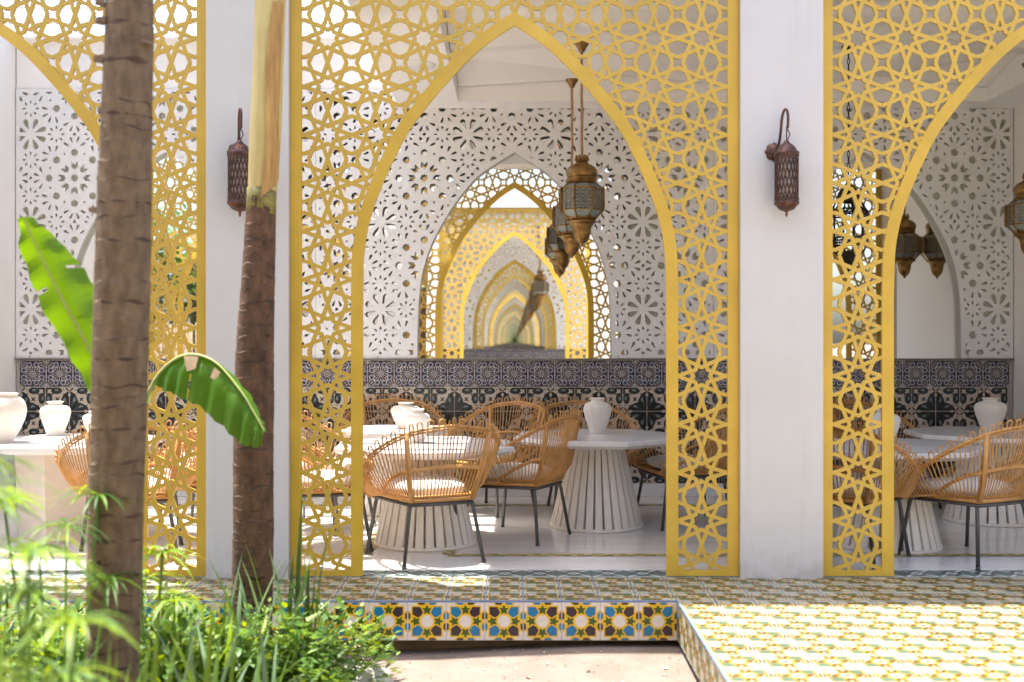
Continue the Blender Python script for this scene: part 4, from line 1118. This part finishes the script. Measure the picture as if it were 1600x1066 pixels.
# banana-like plant behind the thick trunk, two broad leaves
bp = empty('banana_plant', (-1.62, 4.72, SAND)); tag(bp, 'banana plant with two broad bright green leaves beside the thick palm', 'plant')
def at(px, py, d): s = 1750/d; return Vector(((px-804)/s, d, CAMZ+(532-py)/s))
def broad_leaf(rib, wl, wr, up_l, up_r, m, label):
    """rib: points; wl/wr: half widths; up_*: direction each half leans to"""
    NQ = 14; mb = MB(); P = catmull(rib, NQ); k = len(P); Wl = catmull([(a, 0, 0) for a in wl], NQ); Wr = catmull([(a, 0, 0) for a in wr], NQ); rr = random.Random(len(rib)*7)
    for i, p in enumerate(P):
        j1, j2 = 0.004*math.sin(i*.35)+rr.uniform(-.0015, .0015), 0.004*math.sin(i*.28+1)+rr.uniform(-.0015, .0015)
        ul, ur = Vector(up_l).normalized(), Vector(up_r).normalized()
        w_l, w_r = Wl[i].x, Wr[i].x; sag = Vector((0, 0, -1))
        wob = Vector((0, 0.010*math.sin(i*.62)+0.0022*(1 if i % 2 else -1), 0.004*math.sin(i*.9)))
        mb.v += [tuple(p+ul*(w_l+j1*(w_l > .02))+sag*w_l*.15+wob), tuple(p+ul*w_l*.5+wob*.7), tuple(p), tuple(p+ur*w_r*.5-wob*.7), tuple(p+ur*(w_r+j2*(w_r > .02))+sag*w_r*.15-wob)]
    for i in range(k-1):
        for j in range(4):
            if j in (0, 3) and (i*7+j*5) % 43 == 0: continue
            a = 5*i+j; mb.f.append((a, a+1, a+6, a+5)); mb.m.append(0); mb.sm.append(True)
    o = mb.build('leaf', m, bp, tuple(-Vector(bp.location))); o['label'] = label
    r_ = MB(); r_.tube([p+Vector((0, -0.004, 0.003)) for p in P], [0.008*(1-.7*i/k) for i in range(k)], 6); r_.build('midrib', ribm, o)
    return o
broad_leaf([at(205, 690, 4.62), at(178, 620, 4.58), at(138, 540, 4.53), at(92, 455, 4.47), at(58, 385, 4.42), at(36, 338, 4.38)], [.01, .065, .085, .085, .065, .02], [.01, .17, .20, .175, .12, .03], (-1, .15, -.22), (.52, .78, .36), banm, 'upright broad leaf, its left half glowing yellow in the sun')
broad_leaf([at(215, 660, 4.85), at(240, 598, 4.82), at(268, 565, 4.80), at(300, 553, 4.78), at(338, 566, 4.75), at(375, 608, 4.70), at(398, 645, 4.67), at(413, 672, 4.65)], [.005, .01, .11, .165, .185, .17, .12, .05], [.005, .02, .08, .12, .12, .1, .06, .02], (-.15, -.18, -1), (.3, 1, -.25), banm, 'drooping broad leaf arched over towards the slim palm')
st = MB(); st.tube([(-1.62, 4.72, SAND), (-1.64, 4.70, .3), tuple(at(205, 700, 4.62))], [.03, .024, .012], 8); st.tube([(-1.60, 4.74, SAND), (-1.61, 4.8, .4), tuple(at(215, 662, 4.85))], [.028, .02, .008], 8); st.tube([tuple(at(215, 662, 4.85)), tuple(at(228, 622, 4.83)), tuple(at(240, 598, 4.82))], .008, 6)
st.build('stem', ribm, bp, tuple(-Vector(bp.location)))
for q, sh_ in ((at(300, 556, 4.765), ((-.035, 0, .004), (.03, 0, .004), (.02, -.02, -.05), (-.015, -.02, -.06))), (at(342, 580, 4.735), ((-.015, -.01, .02), (.01, -.012, .0), (-.01, -.025, -.03), (-.03, -.022, -.02)))):
    df = MB(); df.add([q+Vector(c) for c in sh_]+[q+Vector(c)+Vector((0, .003, 0)) for c in sh_], [(0, 1, 2, 3), (7, 6, 5, 4), (0, 4, 5, 1), (1, 5, 6, 2), (2, 6, 7, 3), (3, 7, 4, 0)])
    df.build('dry_patch', drym, bp, tuple(-Vector(bp.location)))

GZ = SAND+0.05
def tuft(x, y, n, h, spread, label, seed, mi=0, wd=0.024, lean=(0, 0)):
    rr = random.Random(seed); mb = MB()
    for i in range(n):
        a = rr.uniform(0, 6.28); sp = spread*rr.uniform(.2, 1); hh = h*rr.uniform(.55, 1.05)
        b = Vector((rr.uniform(-.07, .07), rr.uniform(-.07, .07), 0)); d = Vector((math.cos(a)*sp+lean[0], math.sin(a)*sp+lean[1], 0))
        pts = [b+d*(t**1.8)+Vector((0, 0, hh*(t-0.22*sp/max(.1, spread)*t*t))) for t in (0, .2, .4, .6, .8, 1)]
        blade(mb, pts, wd*rr.uniform(.7, 1.3), rr.choice([mi, mi, 1]), fold=.5, side=Vector((math.cos(a+1.57+rr.uniform(-.6, .6)), math.sin(a+1.57), 0)))
    o = mb.build('grass_tuft', bladem, None, (x, y, GZ-0.02)); return tag(o, label, 'grass', 'grass tufts in the bed')
for i, (px, d, n, h, sp, lb, mi) in enumerate([(470, 5.25, 8, .98, .17, 'tall dark blade tuft against the left leg of the middle screen', 0), (440, 5.05, 9, .74, .30, 'blade tuft just right of the slim palm foot', 2), (372, 4.95, 12, .82, .34, 'blade tuft in front of the slim palm foot', 2),
                               (330, 4.55, 11, .60, .30, 'blade tuft between the two palm feet', 1), (300, 3.7, 14, .80, .30, 'blurred near blade tuft right of the thick palm', 2), (185, 3.1, 18, .86, .16, 'blurred blade tuft right before the thick palm foot', 1), (90, 4.4, 16, .55, .30, 'arching blade tuft left of the thick palm', 1), (20, 3.7, 14, .75, .3, 'blade tuft low at the left picture edge', 0), (235, 3.2, 15, .80, .28, 'long arching blades at the very bottom right of the thick palm', 1), (330, 3.9, 13, .72, .36, 'long arching blades at the bottom below the slim palm', 2), (130, 3.4, 12, .72, .28, 'arching blades at the bottom left of the thick palm', 0), (400, 4.2, 12, .60, .26, 'short blade tuft at the front of the bed', 2)]):
    tuft((px-804)*d/1750, d, n, h, sp, lb, 20+i, mi)
def sedge(x, y, stems, label, seed, m):
    rr = random.Random(seed); e = empty('umbrella_sedge', (x, y, GZ-0.02)); tag(e, label, 'plant', 'umbrella sedges in the bed')
    sm = MB(); lf = MB()
    for (dx, dy, h) in stems:
        top = Vector((dx, dy, h)); sm.tube([(dx*.3, dy*.3, 0), (dx*.7, dy*.7, h*.55), tuple(top)], .0055, 5)
        n = rr.randint(17, 22)
        for i in range(n):
            a = 6.28*i/n+rr.uniform(-.2, .2); L = rr.uniform(.10, .22); d = Vector((math.cos(a), math.sin(a), 0)); up = rr.uniform(.1, .7)
            pts = [top+d*L*t+Vector((0, 0, L*(up*t-(.55+.4*up)*t*t))) for t in (0, .25, .5, .75, 1)]
            blade(lf, pts, rr.uniform(.010, .018), rr.choice([0, 0, 1]), fold=.35)
    sm.build('stems', bladem[1], e); lf.build('leaves', m, e); return e
sedge(-1.08, 2.45, [(.02, 0, 1.12), (-.12, .05, 1.24), (.14, -.05, .98), (-.22, -.04, 1.02), (.05, .1, .82), (.2, .06, .72), (-.3, .1, 1.2), (-.05, -.1, .9)], 'tall umbrella sedge at the left edge, leaves in whorls', 1, [lime, midg])
sedge(-1.40, 2.95, [(.02, .0, 1.15), (-.14, .05, 1.05), (.12, .0, .92), (-.2, -.06, .8), (-.05, .1, 1.25), (.05, -.1, .7)], 'dense umbrella sedge behind the near one at the left edge', 7, [midg, lime])
sedge(-1.62, 4.0, [(.03, -.02, .92), (-.1, .05, .84), (.15, .05, .72), (-.25, .1, 1.0), (.1, .1, 1.02)], 'umbrella sedge just behind the tall one, left of the thick palm', 2, [midg, lime])
sedge(-1.48, 4.5, [(.05, .05, .72), (.14, -.05, .55), (-.05, .1, .6)], 'umbrella sedge peeping out right of the thick palm', 3, [lime, lime])
sedge(-2.15, 4.6, [(.05, .05, .55), (.2, -.05, .48), (-.05, .1, .62), (-.2, .1, .5)], 'low umbrella sedge far left by the tiled step', 4, [midg, paleg])
def shrub(x, y, rx, ry, h, n, ls, label, seed, mats, kind='lobed'):
    rr = random.Random(seed); e = empty('leafy_shrub', (x, y, GZ-0.03)); tag(e, label, 'shrub', 'low shrubs in the bed')
    lf = MB(); tw = MB()
    for i in range(n):
        a = rr.uniform(0, 6.28); r = rr.random()**.6; zz = (1-r*r*.75)*h*rr.uniform(.35, 1.0)
        p = Vector((rx*r*math.cos(a), ry*r*math.sin(a), zz)); d = Vector((math.cos(a)*r+rr.uniform(-.5, .5), math.sin(a)*r+rr.uniform(-.5, .5), rr.uniform(-.25, .7))).normalized()
        L = ls*rr.uniform(.6, 1.3); s = d.cross(Vector((0, 0, 1))).normalized(); mi = rr.choice([0, 0, 0, 1, 1, 2])
        if kind == 'fern':                                    # a small pinnate leaf: leaflets both sides of a rib
            for j in range(1, 6):
                c = p+d*L*j/5+Vector((0, 0, -.03*L*j)); ln = L*.42*(1.15-j/6)
                for sg in (1, -1): blade(lf, [c, c+(s*sg*.8+d*.6).normalized()*ln*.5, c+(s*sg*.8+d*.6).normalized()*ln+Vector((0, 0, -.1*ln))], ln*.62, mi, .2)
            blade(lf, [p+d*L, p+d*L*1.2, p+d*L*1.4], L*.30, mi, .2)
        else: blade(lf, [p, p+d*L*.4+Vector((0, 0, .02*L)), p+d*L*.75, p+d*L-Vector((0, 0, .12*L))], L*.52, mi, .22)
        if i % 7 == 0: tw.tube([(p.x*.3, p.y*.3, 0), (p.x*.75, p.y*.75, p.z*.6), tuple(p)], .003, 4)
    tw.build('stems', bladem[1], e); lf.build('leaves', mats, e); return e
G3 = [midg, lime, paleg]
for i, (px, d, rx, ry, h, n, ls, lb, k) in enumerate([
        (520, 5.20, .30, .20, .36, 240, .085, 'fern-leaved shrub spilling towards the tiled step, rightmost in the bed', 'fern'),
        (440, 4.85, .30, .25, .44, 260, .085, 'fern-leaved shrub left of the rightmost one', 'fern'),
        (450, 5.0, .26, .24, .25, 1700, .032, 'tiny-leaved mound at the front right of the bed', 'o'),
        (395, 4.85, .26, .2, .32, 1000, .038, 'tiny-leaved mound behind the front right one', 'o'),
        (345, 4.65, .28, .22, .40, 900, .048, 'small-leaved shrub at the middle bottom of the bed', 'o'),
        (290, 4.75, .32, .25, .46, 700, .055, 'small-leaved shrub between the palms', 'o'),
        (258, 4.45, .25, .2, .46, 640, .055, 'low bright shrub right beside the thick palm foot', 'o'),
        (110, 4.35, .32, .25, .50, 760, .055, 'low shrub left beside the thick palm foot', 'o'),
        (30, 4.9, .4, .25, .50, 600, .06, 'leafy shrub at the far left before the step', 'o'),
        (50, 3.9, .3, .25, .50, 600, .05, 'low leafy mound in the bottom left corner', 'o'),
        (240, 5.30, .36, .2, .44, 520, .06, 'leafy shrub along the step behind the thick palm', 'fern'),
        (120, 5.3, .4, .25, .36, 420, .06, 'leafy shrub along the step at left', 'o')]):
    shrub((px-804)*d/1750, d, rx, ry, h, n, ls, lb, 40+i, G3, k)
# pale stones
def stone(x, y, z, r, sq, label, seed):
    bm = bmesh.new(); bmesh.ops.create_icosphere(bm, subdivisions=3, radius=1.0); rr = random.Random(seed); o = [rr.uniform(0, 6) for _ in range(6)]
    for v in bm.verts:
        c = v.co; k = 1+.10*math.sin(2.1*c.x+o[0])+.08*math.sin(3.3*c.y+o[1])+.06*math.sin(4.7*c.z+o[2])+.03*math.sin(9*c.x+7*c.y+o[3])
        v.co = Vector((c.x*r*k*sq[0], c.y*r*k*sq[1], c.z*r*k*sq[2]))
    me = bpy.data.meshes.new('garden_stone'); bm.to_mesh(me); bm.free()
    for p in me.polygons: p.use_smooth = True
    return tag(new('garden_stone', me, None, (x, y, z), (0, 0, seed), rockm), label, 'stone', 'pale garden stones')
stone(-0.74, 5.22, SAND+.0, .19, (1.0, .75, .55), 'pale flat stone at the bottom edge of the bed beside the sand', 1)
stone(-1.95, 4.62, SAND+.10, .27, (1.2, .7, .6), 'pale stone low in the left corner among leaves', 2)
stone(-1.72, 5.25, SAND+.08, .19, (1.2, .8, .5), 'pale stone half buried under leaves left of the thick palm', 3)
# leaf litter and grit on the sand
lt = MB(); rr = random.Random(77)
for i in range(420):
    x, y = rr.uniform(-1.0, .82), rr.uniform(3.9, 5.9); r = rr.choice([.003, .004, .006, .010 if i % 6 == 0 else .005]); a = rr.uniform(0, 6)
    z = SAND+0.014*math.sin(x*2.3+1.1*y)+0.012*math.sin(3.7*y-x*1.9)+.004
    b = len(lt.v); lt.add([(x+r*1.6*math.cos(a), y+r*1.6*math.sin(a), z), (x-r*math.sin(a), y+r*math.cos(a), z+.003), (x-r*1.6*math.cos(a), y-r*1.6*math.sin(a), z), (x+r*math.sin(a), y-r*math.cos(a), z+r*.8)], [(0, 1, 2), (0, 2, 3)], rr.choice([0, 0, 1, 2]))
o = lt.build('leaf_litter', [drym, rockm, concm]); tag(o, 'dry leaf bits and grit scattered on the sand', 'litter', kind='stuff')

ml_ = MB(); rr = random.Random(31)
for i in range(700):
    x, y = rr.uniform(-3.0, -.75), rr.uniform(2.6, 5.7); L = rr.uniform(.02, .07); a = rr.uniform(0, 6.3); z = GZ+rr.uniform(.0, .03)
    blade(ml_, [(x, y, z), (x+L*.5*math.cos(a), y+L*.5*math.sin(a), z+.012), (x+L*math.cos(a), y+L*math.sin(a), z)], L*.4, rr.choice([0, 0, 1]), .3)
o = ml_.build('dead_leaves', [drym, concm]); tag(o, 'dead leaves and mulch lying on the soil of the bed', 'litter', kind='stuff')
# beyond the left of the court: cane fence and foliage that the left mirror shows
fn = empty('cane_fence', (-6.6, 0.4, SAND)); tag(fn, 'cane fence glimpsed in the left mirror behind the lattice', 'fence')
cf = MB(); rr = random.Random(5)
for i in range(90):
    x = -2.4+i*.054; h = 1.95+rr.uniform(-.1, .1); cf.tube([(x, rr.uniform(-.02, .02), 0), (x+rr.uniform(-.02, .02), rr.uniform(-.02, .02), h)], rr.uniform(.014, .024), 6)
o = cf.build('canes', mat('dry_cane', (0.36, 0.27, 0.17), .8, var=.5, scale=14, stretch=(12, 12, .4)), fn); o['kind'] = 'stuff'
cf = MB(); [cf.tube([(-2.5, -.04, z), (2.5, -.04, z)], .02, 6) for z in (.5, 1.5)]; cf.build('rail', rattand, fn)
def tree(x, y, h, r, n, label, seed):
    rr = random.Random(seed); e = empty('garden_tree', (x, y, SAND)); tag(e, label, 'tree', 'trees beyond the court')
    t = MB(); t.tube([(0, 0, 0), (.05, .03, h*.4), (0, .1, h*.75)], [.12, .1, .06], 10)
    for i in range(7):
        a = i*.9; t.tube([(.03, .05, h*(.4+.04*i)), (r*.6*math.cos(a), r*.6*math.sin(a), h*(.6+.04*i))], [.04, .015], 6)
    t.build('trunk', barkm, e); lf = MB(); cl = [Vector((rr.uniform(-r, r)*.75, rr.uniform(-r, r)*.75, h*rr.uniform(.45, 1.0))) for _ in range(16)]
    for i in range(n):
        c = rr.choice(cl); p = c+Vector((rr.gauss(0, .3), rr.gauss(0, .3), rr.gauss(0, .25))); d = Vector((rr.uniform(-1, 1), rr.uniform(-1, 1), rr.uniform(-.6, .5))).normalized(); L = rr.uniform(.12, .24)
        blade(lf, [p, p+d*L*.5, p+d*L], L*.5, rr.choice([0, 0, 1]), .2)
    lf.build('crown', [midg, frondm], e)
tree(-6.0, -1.4, 4.4, 1.6, 3200, 'leafy tree behind the cane fence, nearer the court, in the left mirror', 1)
tree(-8.4, -0.6, 4.6, 1.7, 2600, 'leafy tree behind the cane fence, farther left, in the left mirror', 2)
